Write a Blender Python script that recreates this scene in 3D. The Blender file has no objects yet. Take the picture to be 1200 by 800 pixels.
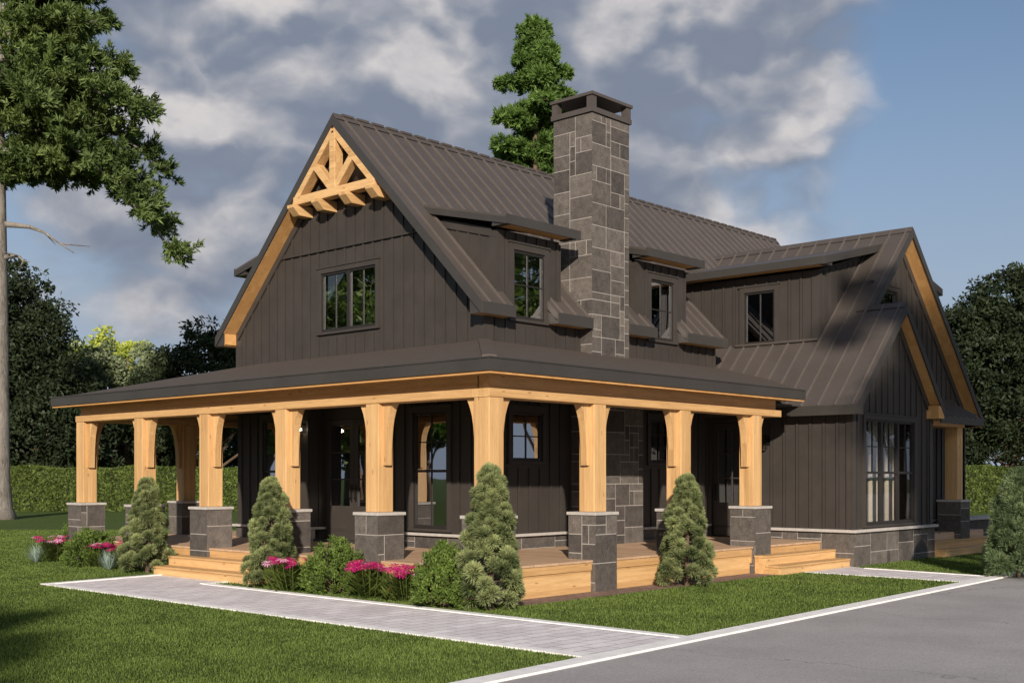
import bpy, bmesh, math, random
import numpy as np
from math import radians as R, sin, cos, pi, sqrt
random.seed(7); rng = np.random.default_rng(11)
scene = bpy.context.scene
COL = scene.collection
D2 = bpy.data

# ------------------------------------------------------------------ materials
def new_mat(name):
    m = D2.materials.new(name); m.use_nodes = True
    nt = m.node_tree; nt.nodes.clear()
    out = nt.nodes.new('ShaderNodeOutputMaterial')
    return m, nt, out
def N(nt, t, **kw):
    n = nt.nodes.new(t)
    for k, v in kw.items():
        if k.startswith('i_'):
            key = k[2:].replace('_', ' ')
            n.inputs[key].default_value = v
        else: setattr(n, k, v)
    return n
def L(nt, a, b): nt.links.new(a, b)
def math_(nt, op, a, b=None, c=None, clamp=False):
    n = nt.nodes.new('ShaderNodeMath'); n.operation = op; n.use_clamp = clamp
    for i, v in enumerate((a, b, c)):
        if v is None: continue
        if isinstance(v, (int, float)): n.inputs[i].default_value = v
        else: nt.links.new(v, n.inputs[i])
    return n.outputs[0]
def mixc(nt, fac, a, b, mode='MIX'):
    n = nt.nodes.new('ShaderNodeMix'); n.data_type = 'RGBA'; n.blend_type = mode
    for s, v in ((n.inputs[0], fac), (n.inputs[6], a), (n.inputs[7], b)):
        if isinstance(v, (int, float)): s.default_value = v
        elif isinstance(v, tuple): s.default_value = (v[0], v[1], v[2], 1)
        else: nt.links.new(v, s)
    return n.outputs[2]
def noise(nt, vec, scale, detail=4, rough=.55, dist=0):
    n = N(nt, 'ShaderNodeTexNoise'); n.inputs['Scale'].default_value = scale
    n.inputs['Detail'].default_value = detail; n.inputs['Roughness'].default_value = rough
    n.inputs['Distortion'].default_value = dist
    if vec is not None: L(nt, vec, n.inputs['Vector'])
    return n.outputs['Fac']
def ramp(nt, fac, stops):
    n = N(nt, 'ShaderNodeValToRGB'); e = n.color_ramp.elements
    while len(e) < len(stops): e.new(.5)
    for i, (p, c) in enumerate(stops):
        e[i].position = p; e[i].color = (c, c, c, 1) if isinstance(c, (int, float)) else (*c, 1)
    L(nt, fac, n.inputs[0]); return n.outputs[0]
def objvec(nt, scale=None, loc=None):
    t = N(nt, 'ShaderNodeTexCoord')
    if scale is None and loc is None: return t.outputs['Object']
    m = N(nt, 'ShaderNodeMapping')
    if scale: m.inputs['Scale'].default_value = scale
    if loc: m.inputs['Location'].default_value = loc
    L(nt, t.outputs['Object'], m.inputs[0]); return m.outputs[0]
def bump(nt, h, strength, dist=.01):
    b = N(nt, 'ShaderNodeBump'); b.inputs['Strength'].default_value = strength
    b.inputs['Distance'].default_value = dist; L(nt, h, b.inputs['Height']); return b.outputs[0]
def princ(nt, out, col, rough=.6, metal=0, normal=None, spec=.5):
    p = N(nt, 'ShaderNodeBsdfPrincipled')
    if isinstance(col, tuple): p.inputs['Base Color'].default_value = (*col, 1)
    else: L(nt, col, p.inputs['Base Color'])
    if isinstance(rough, (int, float)): p.inputs['Roughness'].default_value = rough
    else: L(nt, rough, p.inputs['Roughness'])
    p.inputs['Metallic'].default_value = metal
    p.inputs['Specular IOR Level'].default_value = spec
    if normal is not None: L(nt, normal, p.inputs['Normal'])
    L(nt, p.outputs[0], out.inputs[0]); return p

def painted(name, c, rough=.6, var=.25, scale=3, bumps=.15, grain=(20, 20, 2), spec=.4, metal=0):
    m, nt, out = new_mat(name)
    v = objvec(nt)
    a = noise(nt, v, scale, 5, .6)
    g = noise(nt, objvec(nt, grain), 3, 3, .6)
    f = math_(nt, 'ADD', math_(nt, 'MULTIPLY', a, .7), math_(nt, 'MULTIPLY', g, .3))
    k = ramp(nt, f, [(.3, 1 - var), (.7, 1 + var)])
    col = mixc(nt, 1, c, k, 'MULTIPLY')
    princ(nt, out, col, math_(nt, 'ADD', math_(nt, 'MULTIPLY', a, .2), rough - .1), metal, bump(nt, g, bumps, .004), spec)
    return m

def wood(name, axis, c0=(.45, .26, .108), c1=(.70, .45, .21), plank=.106, rough=.55):
    """pale timber, grain along axis (0 x, 1 y, 2 z); boards of one width with their own tone, knots"""
    m, nt, out = new_mat(name)
    s = [16, 16, 16]; s[axis] = .8
    v = objvec(nt, tuple(s))
    g = noise(nt, v, 1.6, 6, .62, .6)
    t = N(nt, 'ShaderNodeTexCoord'); sp = N(nt, 'ShaderNodeSeparateXYZ'); L(nt, t.outputs['Object'], sp.inputs[0])
    others = [i for i in range(3) if i != axis]
    fl = []; edge = None
    for i in others:
        q = math_(nt, 'DIVIDE', sp.outputs[i], plank)
        q = math_(nt, 'ADD', q, .03)
        fl.append(math_(nt, 'FLOOR', q))
    cb = N(nt, 'ShaderNodeCombineXYZ'); L(nt, fl[0], cb.inputs[0]); L(nt, fl[1], cb.inputs[1])
    wn = N(nt, 'ShaderNodeTexWhiteNoise'); wn.noise_dimensions = '3D'; L(nt, cb.outputs[0], wn.inputs['Vector'])
    tone = wn.outputs['Value']
    f = math_(nt, 'ADD', math_(nt, 'MULTIPLY', g, .75), math_(nt, 'MULTIPLY', tone, .3))
    col = mixc(nt, ramp(nt, f, [(.3, 0.), (.75, 1.)]), c0, c1)
    s2 = [5, 5, 5]; s2[axis] = 1.6
    vo = N(nt, 'ShaderNodeTexVoronoi'); vo.feature = 'F1'; vo.inputs['Scale'].default_value = 1.3
    L(nt, objvec(nt, tuple(s2)), vo.inputs['Vector'])
    kn = ramp(nt, vo.outputs['Distance'], [(.05, 1.), (.12, 0.)])
    col = mixc(nt, math_(nt, 'MULTIPLY', kn, .65), col, (.2, .09, .03))
    fine = noise(nt, objvec(nt, tuple(x * 4 for x in s)), 2, 4, .6)
    col = mixc(nt, ramp(nt, fine, [(.25, .35), (.55, 0.)]), col, (.33, .17, .06))
    princ(nt, out, col, rough, 0, bump(nt, g, .25, .004), .35)
    return m

M = {}
M['siding'] = painted('dark_siding_paint', (.044, .0375, .0325), .62, .16, 2.0, .25)
M['trim'] = painted('dark_trim_paint', (.047, .040, .035), .55, .12, 3)
M['metal'] = painted('roof_metal', (.086, .072, .063), .5, .12, 1.4, .06, (3, 3, 3), .5, .15)
M['seam'] = painted('roof_seam_metal', (.132, .113, .099), .4, .1, 2, .05, (3, 3, 3), .5, .2)  # paler than the roof sheets: highlight along the ribs put into the colour
M['shingle'] = painted('porch_roof_membrane', (.084, .067, .055), .75, .14, 6, .4, (60, 60, 60), .3)
M['fascia'] = painted('fascia_metal', (.056, .051, .046), .45, .12, 1.2, .05, (3, 3, 3), .5, .2)
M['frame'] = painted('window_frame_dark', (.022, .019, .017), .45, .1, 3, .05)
M['black'] = painted('black_metal', (.02, .018, .017), .4, .1, 3, .05, metal=.5)
M['cap'] = painted('cap_stone', (.43, .40, .37), .8, .16, 9, .5, (30, 30, 30), .3)
M['interior'] = painted('interior_plaster', (.20, .18, .16), .9, .1)
M['ceiling'] = painted('porch_ceiling_dark', (.05, .042, .036), .8, .1)
M['curtain'] = painted('curtain_linen', (.46, .42, .35), .9, .08, 4, .3, (60, 60, 3))
for i, a in enumerate('xyz'): M['wood_' + a] = wood('pale_timber_' + a, i)
M['soffit'] = wood('soffit_timber', 0, (.52, .27, .095), (.68, .39, .15), .14)
M['soffit_y'] = wood('soffit_timber_y', 1, (.52, .27, .095), (.68, .39, .15), .14)
M['deck_x'] = wood('deck_timber_x', 0, (.42, .275, .175), (.60, .42, .28), .135, .65)
M['deck_y'] = wood('deck_timber_y', 1, (.42, .275, .175), (.60, .42, .28), .135, .65)
M['furn'] = wood('table_timber', 0, (.28, .14, .06), (.4, .22, .1), .1)

def stone_mat():
    m, nt, out = new_mat('dark_ashlar_stone')
    at = N(nt, 'ShaderNodeAttribute'); at.attribute_name = 'tone'; at.attribute_type = 'GEOMETRY'
    v = objvec(nt)
    a = noise(nt, v, 7, 6, .65, .4); b = noise(nt, v, 38, 5, .7)
    base = mixc(nt, at.outputs['Fac'], (.060, .053, .048), (.135, .118, .103))
    f = math_(nt, 'ADD', math_(nt, 'MULTIPLY', a, .6), math_(nt, 'MULTIPLY', b, .5))
    col = mixc(nt, 1, base, ramp(nt, f, [(.35, .55), (.75, 1.6)]), 'MULTIPLY')
    scr = noise(nt, objvec(nt, (4, 4, 40)), 3, 6, .7, 1.5)
    col = mixc(nt, ramp(nt, scr, [(.64, 0.), (.72, .35)]), col, (.33, .30, .27))
    princ(nt, out, col, .8, 0, bump(nt, f, 1, .03), .3)
    return m
M['stone'] = stone_mat()
M['mortar'] = painted('mortar', (.36, .33, .30), .9, .15, 20, .4, (40, 40, 40))

def glass_mat(name, refl=.42, tint=(.5, .5, .5)):
    m, nt, out = new_mat(name)
    g = N(nt, 'ShaderNodeBsdfGlossy'); g.inputs['Roughness'].default_value = .015; g.inputs['Color'].default_value = (.9, .92, .95, 1)
    t = N(nt, 'ShaderNodeBsdfTransparent'); t.inputs['Color'].default_value = (*tint, 1)
    fr = N(nt, 'ShaderNodeFresnel'); fr.inputs['IOR'].default_value = 1.5
    w = noise(nt, objvec(nt), 1.1, 1); L(nt, bump(nt, w, .06, .05), g.inputs['Normal'])
    gm_ = N(nt, 'ShaderNodeNewGeometry'); f = math_(nt, 'MULTIPLY', math_(nt, 'ADD', fr.outputs[0], refl, clamp=True), math_(nt, 'SUBTRACT', 1., gm_.outputs['Backfacing']))
    mx = N(nt, 'ShaderNodeMixShader'); L(nt, f, mx.inputs[0]); L(nt, t.outputs[0], mx.inputs[1]); L(nt, g.outputs[0], mx.inputs[2])
    L(nt, mx.outputs[0], out.inputs[0]); return m
M['glass'] = glass_mat('window_glass', .40)
M['glass_clear'] = glass_mat('clear_window_glass', .06, (.93, .93, .93))
def emit(name, c, s):
    m, nt, out = new_mat(name); e = N(nt, 'ShaderNodeEmission'); e.inputs[0].default_value = (*c, 1); e.inputs[1].default_value = s
    L(nt, e.outputs[0], out.inputs[0]); return m
M['bulb'] = emit('lamp_bulb', (1, .82, .6), 25)

def ground_mat(name, kind):
    m, nt, out = new_mat(name); v = objvec(nt)
    if kind == 'lawn':
        a = noise(nt, v, .35, 4, .6); b = noise(nt, v, 9, 6, .75); c = noise(nt, v, 60, 4, .8)
        f = math_(nt, 'ADD', math_(nt, 'MULTIPLY', b, .5), math_(nt, 'MULTIPLY', c, .5))
        col = mixc(nt, ramp(nt, f, [(.3, 0.), (.7, 1.)]), (.032, .060, .011), (.11, .165, .036))
        col = mixc(nt, ramp(nt, a, [(.35, 0.), (.7, .5)]), col, (.10, .125, .035))
        princ(nt, out, col, .9, 0, bump(nt, f, 1, .05), .15)
    elif kind == 'asphalt':
        a = noise(nt, v, .8, 5, .6); c = noise(nt, v, 110, 3, .8); d = noise(nt, v, 30, 5, .8)
        f = math_(nt, 'ADD', math_(nt, 'MULTIPLY', d, .45), math_(nt, 'MULTIPLY', c, .55))
        col = mixc(nt, ramp(nt, f, [(.3, 0.), (.7, 1.)]), (.20, .19, .185), (.62, .59, .57))
        col = mixc(nt, ramp(nt, a, [(.35, .22), (.62, 0.)]), col, (.13, .125, .12))
        vo = N(nt, 'ShaderNodeTexVoronoi'); vo.feature = 'DISTANCE_TO_EDGE'; vo.inputs['Scale'].default_value = .16
        wv = N(nt, 'ShaderNodeVectorMath'); wv.operation = 'MULTIPLY_ADD'
        nn = N(nt, 'ShaderNodeTexNoise'); nn.inputs['Scale'].default_value = 1.2; nn.inputs['Detail'].default_value = 5; L(nt, v, nn.inputs['Vector'])
        L(nt, nn.outputs['Color'], wv.inputs[0]); wv.inputs[1].default_value = (1.6, 1.6, 0); L(nt, v, wv.inputs[2])
        L(nt, wv.outputs[0], vo.inputs['Vector'])
        crack = ramp(nt, vo.outputs['Distance'], [(.0, .45), (.0022, 0.)])
        col = mixc(nt, crack, col, (.07, .065, .06))
        princ(nt, out, col, .85, 0, bump(nt, f, .5, .01), .25)
    elif kind in ('paver', 'brick'):
        br = N(nt, 'ShaderNodeTexBrick'); L(nt, objvec(nt), br.inputs['Vector'])
        br.inputs['Scale'].default_value = 1
        br.inputs['Mortar Size'].default_value = .009
        br.inputs['Brick Width'].default_value = .42 if kind == 'paver' else .21
        br.inputs['Row Height'].default_value = .21 if kind == 'paver' else .1
        if kind == 'paver': br.inputs['Color1'].default_value = (.72, .665, .67, 1); br.inputs['Color2'].default_value = (.86, .81, .81, 1); br.inputs['Mortar'].default_value = (.42, .39, .38, 1)
        else: br.inputs['Color1'].default_value = (.22, .145, .115, 1); br.inputs['Color2'].default_value = (.30, .205, .165, 1); br.inputs['Mortar'].default_value = (.13, .09, .07, 1)
        c = noise(nt, v, 45, 5, .7); a = noise(nt, v, 1.5, 4, .6)
        col = mixc(nt, 1, br.outputs['Color'], ramp(nt, c, [(.3, .82), (.7, 1.15)]), 'MULTIPLY')
        col = mixc(nt, 1, col, ramp(nt, a, [(.3, .86), (.7, 1.1)]), 'MULTIPLY')
        princ(nt, out, col, .85, 0, bump(nt, math_(nt, 'SUBTRACT', math_(nt, 'MULTIPLY', c, .4), br.outputs['Fac']), .5, .006), .25)
    return m
M['lawn'] = ground_mat('lawn_ground', 'lawn'); M['asphalt'] = ground_mat('driveway_surface', 'asphalt')
M['paver'] = ground_mat('path_pavers', 'paver'); M['brick'] = ground_mat('brick_edging', 'brick')
M['kerb'] = painted('pale_concrete', (.88, .86, .83), .85, .16, 6, .4, (30, 30, 30), .25)

def leaf_mat(name, dark, light, trans=.25, scale=.6, rough=.6, lo=.3, hi=.8):
    m, nt, out = new_mat(name); v = objvec(nt)
    at = N(nt, 'ShaderNodeAttribute'); at.attribute_name = 'tone'; at.attribute_type = 'GEOMETRY'
    a = noise(nt, v, scale, 3, .6)
    f = math_(nt, 'ADD', math_(nt, 'MULTIPLY', a, .6), math_(nt, 'MULTIPLY', at.outputs['Fac'], .5))
    col = mixc(nt, ramp(nt, f, [(lo, 0.), (hi, 1.)]), dark, light)
    p = N(nt, 'ShaderNodeBsdfPrincipled'); L(nt, col, p.inputs['Base Color']); p.inputs['Roughness'].default_value = rough
    p.inputs['Specular IOR Level'].default_value = .25
    tr = N(nt, 'ShaderNodeBsdfTranslucent'); L(nt, mixc(nt, 1, col, (1.2, 1.3, .6), 'MULTIPLY'), tr.inputs[0])
    mx = N(nt, 'ShaderNodeMixShader'); mx.inputs[0].default_value = trans
    L(nt, p.outputs[0], mx.inputs[1]); L(nt, tr.outputs[0], mx.inputs[2]); L(nt, mx.outputs[0], out.inputs[0])
    return m
M['grass'] = leaf_mat('grass_blades', (.034, .058, .010), (.170, .240, .052), .25, .9, lo=.38, hi=.72)
M['pine'] = leaf_mat('pine_needles', (.035, .062, .016), (.22, .295, .095), .28, .9)
M['pine2'] = leaf_mat('bright_pine_needles', (.05, .10, .02), (.21, .33, .085), .3, .9)
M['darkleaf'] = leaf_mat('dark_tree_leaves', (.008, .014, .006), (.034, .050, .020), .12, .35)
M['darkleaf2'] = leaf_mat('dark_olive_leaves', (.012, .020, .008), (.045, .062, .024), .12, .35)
M['brightleaf'] = leaf_mat('yellow_green_leaves', (.20, .28, .05), (.58, .62, .12), .3, .3)
M['sageleaf'] = leaf_mat('sage_leaves', (.08, .11, .06), (.30, .35, .19), .2, .4)
M['hedge'] = leaf_mat('hedge_leaves', (.04, .065, .014), (.15, .20, .045), .2, 1.5)
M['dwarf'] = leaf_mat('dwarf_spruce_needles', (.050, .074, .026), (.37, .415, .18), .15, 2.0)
M['dwarf_b'] = leaf_mat('blue_spruce_needles', (.06, .095, .040), (.30, .39, .19), .15, 2.0)
M['box'] = leaf_mat('bush_leaves', (.05, .085, .016), (.17, .25, .05), .25, 3.0)
M['flstem'] = leaf_mat('flower_foliage', (.04, .07, .014), (.17, .22, .05), .25, 6.0)
M['blueg'] = leaf_mat('blue_fescue_blades', (.24, .33, .30), (.52, .62, .58), .2, 6.0)
M['magenta'] = leaf_mat('magenta_petals', (.36, .008, .10), (.56, .02, .20), .3, 9.0)
M['pink'] = leaf_mat('pink_petals', (.62, .25, .42), (.80, .50, .66), .3, 9.0)
M['eye'] = painted('flower_eye', (.35, .12, .03), .8)
def bark(name, c0, c1, s=3):
    m, nt, out = new_mat(name)
    a = noise(nt, objvec(nt, (s, s, s * .28)), 3, 8, .7, 1.2); b = noise(nt, objvec(nt), 1.2, 3)
    col = mixc(nt, ramp(nt, a, [(.35, 0.), (.65, 1.)]), c0, c1)
    col = mixc(nt, ramp(nt, b, [(.4, 0.), (.7, .5)]), col, tuple(x * 1.25 for x in c1))
    princ(nt, out, col, .9, 0, bump(nt, a, 1, .05), .2); return m
M['bark'] = bark('grey_bark', (.11, .095, .08), (.27, .245, .215), 2.2)
M['bark2'] = bark('brown_bark', (.07, .045, .03), (.17, .12, .085), 3)

# ------------------------------------------------------------------ mesh helpers
class MB:
    def __init__(s): s.v = []; s.f = []; s.m = []; s.t = []; s.cm = 0
    def poly(s, pts, faces, tone=.5):
        b = len(s.v); s.v += [tuple(p) for p in pts]; s.f += [tuple(b + i for i in f) for f in faces]
        s.m += [s.cm] * len(faces); s.t += [tone] * len(pts)
    def box(s, x0, x1, y0, y1, z0, z1, tone=.5):
        p = [(x, y, z) for z in (z0, z1) for y in (y0, y1) for x in (x0, x1)]
        s.poly(p, [(0, 2, 3, 1), (4, 5, 7, 6), (0, 1, 5, 4), (2, 6, 7, 3), (0, 4, 6, 2), (1, 3, 7, 5)], tone)
    def prism(s, a, b, tone=.5):
        """closed solid between two matching polygons"""
        n = len(a)
        f = [tuple(range(n))[::-1], tuple(range(n, 2 * n))] + [(i, (i + 1) % n, n + (i + 1) % n, n + i) for i in range(n)]
        s.poly(list(a) + list(b), f, tone)
    def slab(s, pts, th, tone=.5):
        s.prism(pts, [(p[0], p[1], p[2] - th) for p in pts], tone)
    def tube(s, pts, rad, n=8, cap=True):
        pts = [np.array(p, float) for p in pts]; b = len(s.v)
        for i, p in enumerate(pts):
            t = pts[min(i + 1, len(pts) - 1)] - pts[max(i - 1, 0)]; t /= (np.linalg.norm(t) + 1e-9)
            u = np.cross(t, (0, 0, 1)) if abs(t[2]) < .9 else np.cross(t, (1, 0, 0)); u /= np.linalg.norm(u); w = np.cross(t, u)
            r = rad[i] if hasattr(rad, '__len__') else rad
            for k in range(n):
                a = 2 * pi * k / n; s.v.append(tuple(p + r * (u * cos(a) + w * sin(a)))); s.t.append(.5)
        for i in range(len(pts) - 1):
            for k in range(n):
                s.f.append((b + i * n + k, b + i * n + (k + 1) % n, b + (i + 1) * n + (k + 1) % n, b + (i + 1) * n + k)); s.m.append(s.cm)
        if cap:
            s.f.append(tuple(b + k for k in range(n))[::-1]); s.m.append(s.cm)
            e = b + (len(pts) - 1) * n; s.f.append(tuple(e + k for k in range(n))); s.m.append(s.cm)
    def build(s, name, mats, parent=None, smooth=False, bevel=0, fix=True):
        me = D2.meshes.new(name); me.from_pydata(s.v, [], s.f)
        if not isinstance(mats, (list, tuple)): mats = [mats]
        for m in mats: me.materials.append(m)
        me.polygons.foreach_set('material_index', s.m)
        at = me.attributes.new('tone', 'FLOAT', 'POINT'); at.data.foreach_set('value', s.t)
        if fix:
            bm = bmesh.new(); bm.from_mesh(me); bmesh.ops.recalc_face_normals(bm, faces=bm.faces); bm.to_mesh(me); bm.free()
        if smooth: me.polygons.foreach_set('use_smooth', [True] * len(me.polygons))
        o = D2.objects.new(name, me); COL.objects.link(o)
        if parent: o.parent = parent
        if bevel:
            b = o.modifiers.new('bevel', 'BEVEL'); b.width = bevel; b.segments = 2; b.limit_method = 'ANGLE'
        return o
def empty(name, loc=(0, 0, 0), label=None, cat=None, group=None):
    o = D2.objects.new(name, None); COL.objects.link(o); o.location = loc; o.empty_display_size = .3
    tag(o, label, cat, group); return o
def tag(o, label=None, cat=None, group=None, kind=None):
    if label: o['label'] = label
    if cat: o['category'] = cat
    if group: o['group'] = group
    if kind: o['kind'] = kind
    return o

# ------------------------------------------------------------------ camera
CX, CY, HH, FPX, YAW, HY = -12.576, -12.014, 1.8936, 1382.42, R(42.583), 556.35
cam = D2.cameras.new('camera'); co = D2.objects.new('camera', cam); COL.objects.link(co)
co.location = (CX, CY, HH); co.rotation_euler = (R(90), 0, YAW - R(90))
cam.sensor_width = 36; cam.lens = FPX / 1200 * 36; cam.shift_y = (HY - 400) / 1200; cam.clip_end = 3000; cam.clip_start = .1
scene.camera = co
dv = np.array([cos(YAW), sin(YAW)]); rv = np.array([sin(YAW), -cos(YAW)])
def at(u, D, z=0):          # plan position at depth D from the viewpoint, u measured on the 1200 px wide photo
    l = (u - 600) / FPX * D
    return (CX + dv[0] * D + rv[0] * l, CY + dv[1] * D + rv[1] * l, z)
def hz(v, D): return HH - (v - HY) / FPX * D

# ------------------------------------------------------------------ world: Nishita sky + clouds
SUN = np.array([-1, -.95, .47]); SUN = SUN / np.linalg.norm(SUN)
sun_el = math.asin(SUN[2]); sun_az = math.atan2(SUN[0], SUN[1])   # azimuth from +Y towards +X
w = D2.worlds.new('World'); scene.world = w; w.use_nodes = True; nt = w.node_tree; nt.nodes.clear()
wout = N(nt, 'ShaderNodeOutputWorld'); bg = N(nt, 'ShaderNodeBackground'); WS_ = .07; bg.inputs['Strength'].default_value = WS_
L(nt, bg.outputs[0], wout.inputs[0])
sky = N(nt, 'ShaderNodeTexSky'); sky.sky_type = 'NISHITA'; sky.sun_disc = False
sky.sun_elevation = sun_el; sky.sun_rotation = sun_az; sky.air_density = 1.0; sky.dust_density = 1.2; sky.ozone_density = 1.5
tc = N(nt, 'ShaderNodeTexCoord'); gen = tc.outputs['Generated']
def pdir(u, v):
    x = dv + rv * (u - 600) / FPX; q = np.array([x[0], x[1], (HY - v) / FPX]); return q / np.linalg.norm(q)
def vnoise(vec, scale, det, rough, dist=0, loc=(0, 0, 0), sc=(1, 1, 1.6)):
    mp = N(nt, 'ShaderNodeMapping'); mp.inputs['Scale'].default_value = sc; mp.inputs['Location'].default_value = loc
    L(nt, vec, mp.inputs[0]); return noise(nt, mp.outputs[0], scale, det, rough, dist)
def sstep(x, lo, hi, a=0., b=1.):
    mr = N(nt, 'ShaderNodeMapRange'); mr.interpolation_type = 'SMOOTHSTEP'
    for k_, v_ in (('From Min', lo), ('From Max', hi), ('To Min', a), ('To Max', b)): mr.inputs[k_].default_value = v_
    L(nt, x, mr.inputs['Value']); return mr.outputs[0]
wz = N(nt, 'ShaderNodeTexNoise'); wz.inputs['Scale'].default_value = 9; wz.inputs['Detail'].default_value = 4; L(nt, gen, wz.inputs['Vector'])
def cloudh(off):
    va = N(nt, 'ShaderNodeVectorMath'); va.operation = 'MULTIPLY_ADD'; L(nt, wz.outputs['Color'], va.inputs[0]); va.inputs[1].default_value = (.07, .07, .07)
    vb = N(nt, 'ShaderNodeVectorMath'); vb.operation = 'ADD'; L(nt, gen, vb.inputs[0]); vb.inputs[1].default_value = off; L(nt, vb.outputs[0], va.inputs[2])
    mp = N(nt, 'ShaderNodeMapping'); mp.inputs['Scale'].default_value = (1, 1, 1.7); mp.inputs['Location'].default_value = (.37, .1, .0); L(nt, va.outputs[0], mp.inputs[0])
    n_ = noise(nt, mp.outputs[0], 3.3, 8, .54, .0)
    vo = N(nt, 'ShaderNodeTexVoronoi'); vo.feature = 'F1'; vo.inputs['Scale'].default_value = 9
    vo.inputs['Detail'].default_value = 2; vo.inputs['Roughness'].default_value = .55; L(nt, mp.outputs[0], vo.inputs['Vector'])
    puff = math_(nt, 'SUBTRACT', 1.0, vo.outputs['Distance'])
    return math_(nt, 'ADD', math_(nt, 'MULTIPLY', n_, .72), math_(nt, 'MULTIPLY', puff, .28))
h1 = cloudh((0, 0, 0)); h2 = cloudh((-.010, .006, .030))
def blob(u, v, rpx, soft=.5):
    c = pdir(u, v); sb = N(nt, 'ShaderNodeVectorMath'); sb.operation = 'DISTANCE'; L(nt, gen, sb.inputs[0]); sb.inputs[1].default_value = tuple(c)
    r = rpx / FPX; return sstep(sb.outputs['Value'], r * (1 - soft), r, 1., 0.)
def vmax(lst):
    a = lst[0]
    for b in lst[1:]: a = math_(nt, 'MAXIMUM', a, b)
    return a
mask = vmax([blob(850, 90, 330, .75), blob(600, 110, 440, .7), blob(250, 70, 470, .7), blob(890, 250, 230, 1.), blob(760, 200, 260, .8)])
back = N(nt, 'ShaderNodeVectorMath'); back.operation = 'DOT_PRODUCT'; L(nt, gen, back.inputs[0]); back.inputs[1].default_value = (dv[0], dv[1], 0)
behind = sstep(back.outputs['Value'], .2, -.5, 0., .55)  # unseen cloud cover behind the viewpoint, added to dim the ambient light
cov = math_(nt, 'MAXIMUM', mask, behind)
dens = math_(nt, 'ADD', math_(nt, 'MULTIPLY', h1, 1.7), math_(nt, 'MULTIPLY', cov, 1.05))
alpha = sstep(dens, 1.12, 1.60, 0., .97)
thick = sstep(dens, 1.45, 1.95)
rel = math_(nt, 'MULTIPLY_ADD', math_(nt, 'SUBTRACT', h1, h2), 3.2, .30, clamp=True)
hot = vmax([blob(1020, 105, 110, 1.), blob(800, 25, 170, 1.), blob(955, 170, 90, 1.), blob(885, 245, 110, 1.), blob(520, 60, 110, 1.), blob(240, 150, 120, 1.), blob(60, 60, 90, 1.), blob(300, 20, 120, 1.)])
lit = math_(nt, 'ADD', math_(nt, 'MULTIPLY', rel, .8), math_(nt, 'MULTIPLY', math_(nt, 'SUBTRACT', 1., thick), .16))
lit = math_(nt, 'ADD', lit, math_(nt, 'MULTIPLY', math_(nt, 'MULTIPLY', hot, math_(nt, 'ADD', rel, .12)), 1.0), clamp=True)
fineN = vnoise(gen, 15, 6, .6, .3)
lit = math_(nt, 'MULTIPLY', lit, math_(nt, 'MULTIPLY_ADD', fineN, 1.3, .35))
SK = 1 / WS_
ccol = mixc(nt, sstep(lit, .10, 1.3), (.178 * SK, .210 * SK, .275 * SK), (.60 * SK, .57 * SK, .56 * SK))
sepw = N(nt, 'ShaderNodeSeparateXYZ'); L(nt, gen, sepw.inputs[0])
low = sstep(sepw.outputs[2], .0, .38, .94, .14)
skyc = mixc(nt, low, mixc(nt, 1, sky.outputs[0], (.98, 1.08, 1.20), 'MULTIPLY'), (.31 * SK, .36 * SK, .455 * SK))
L(nt, mixc(nt, alpha, skyc, ccol), bg.inputs[0])

sl = D2.lights.new('sun', 'SUN'); sl.energy = 5; sl.angle = R(.9); sl.color = (1, .885, .76)
so = D2.objects.new('sun', sl); COL.objects.link(so)
from mathutils import Vector
so.rotation_euler = Vector(tuple(SUN)).to_track_quat('Z', 'Y').to_euler(); so.location = (-20, -20, 20)
vs = scene.view_settings; vs.view_transform = 'Standard'; vs.look = 'None'; vs.exposure = .2; vs.gamma = 1; vs.use_curve_mapping = False
scene.render.engine = 'CYCLES'; scene.cycles.max_bounces = 8; scene.cycles.transparent_max_bounces = 16
scene.cycles.sample_clamp_indirect = 6

# ------------------------------------------------------------------ ground, path, driveway
def sheet(name, pts, z, mat, kind='structure', th=0):
    m = MB()
    if th: m.slab([(x, y, z) for x, y in pts], th)
    else: m.poly([(x, y, z) for x, y in pts], [tuple(range(len(pts)))])
    o = m.build(name, mat, fix=bool(th)); return tag(o, kind=kind)
def dy(x): return -4.43 + .045 * x          # driveway edge
def ky(x): return dy(x) + .24               # inner edge of the pale kerb
sheet('lawn', [(-400, -400), (700, -400), (700, 700), (-400, 700)], 0, M['lawn'])
sheet('driveway', [(-60, -40), (120, -40), (120, dy(120)), (-60, dy(-60))], .006, M['asphalt'])
k = MB(); k.slab([(-60, dy(-60), .03), (120, dy(120), .03), (120, ky(120), .03), (-60, ky(-60), .03)], .06)
tag(k.build('driveway_kerb', M['kerb']), kind='structure')
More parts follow.
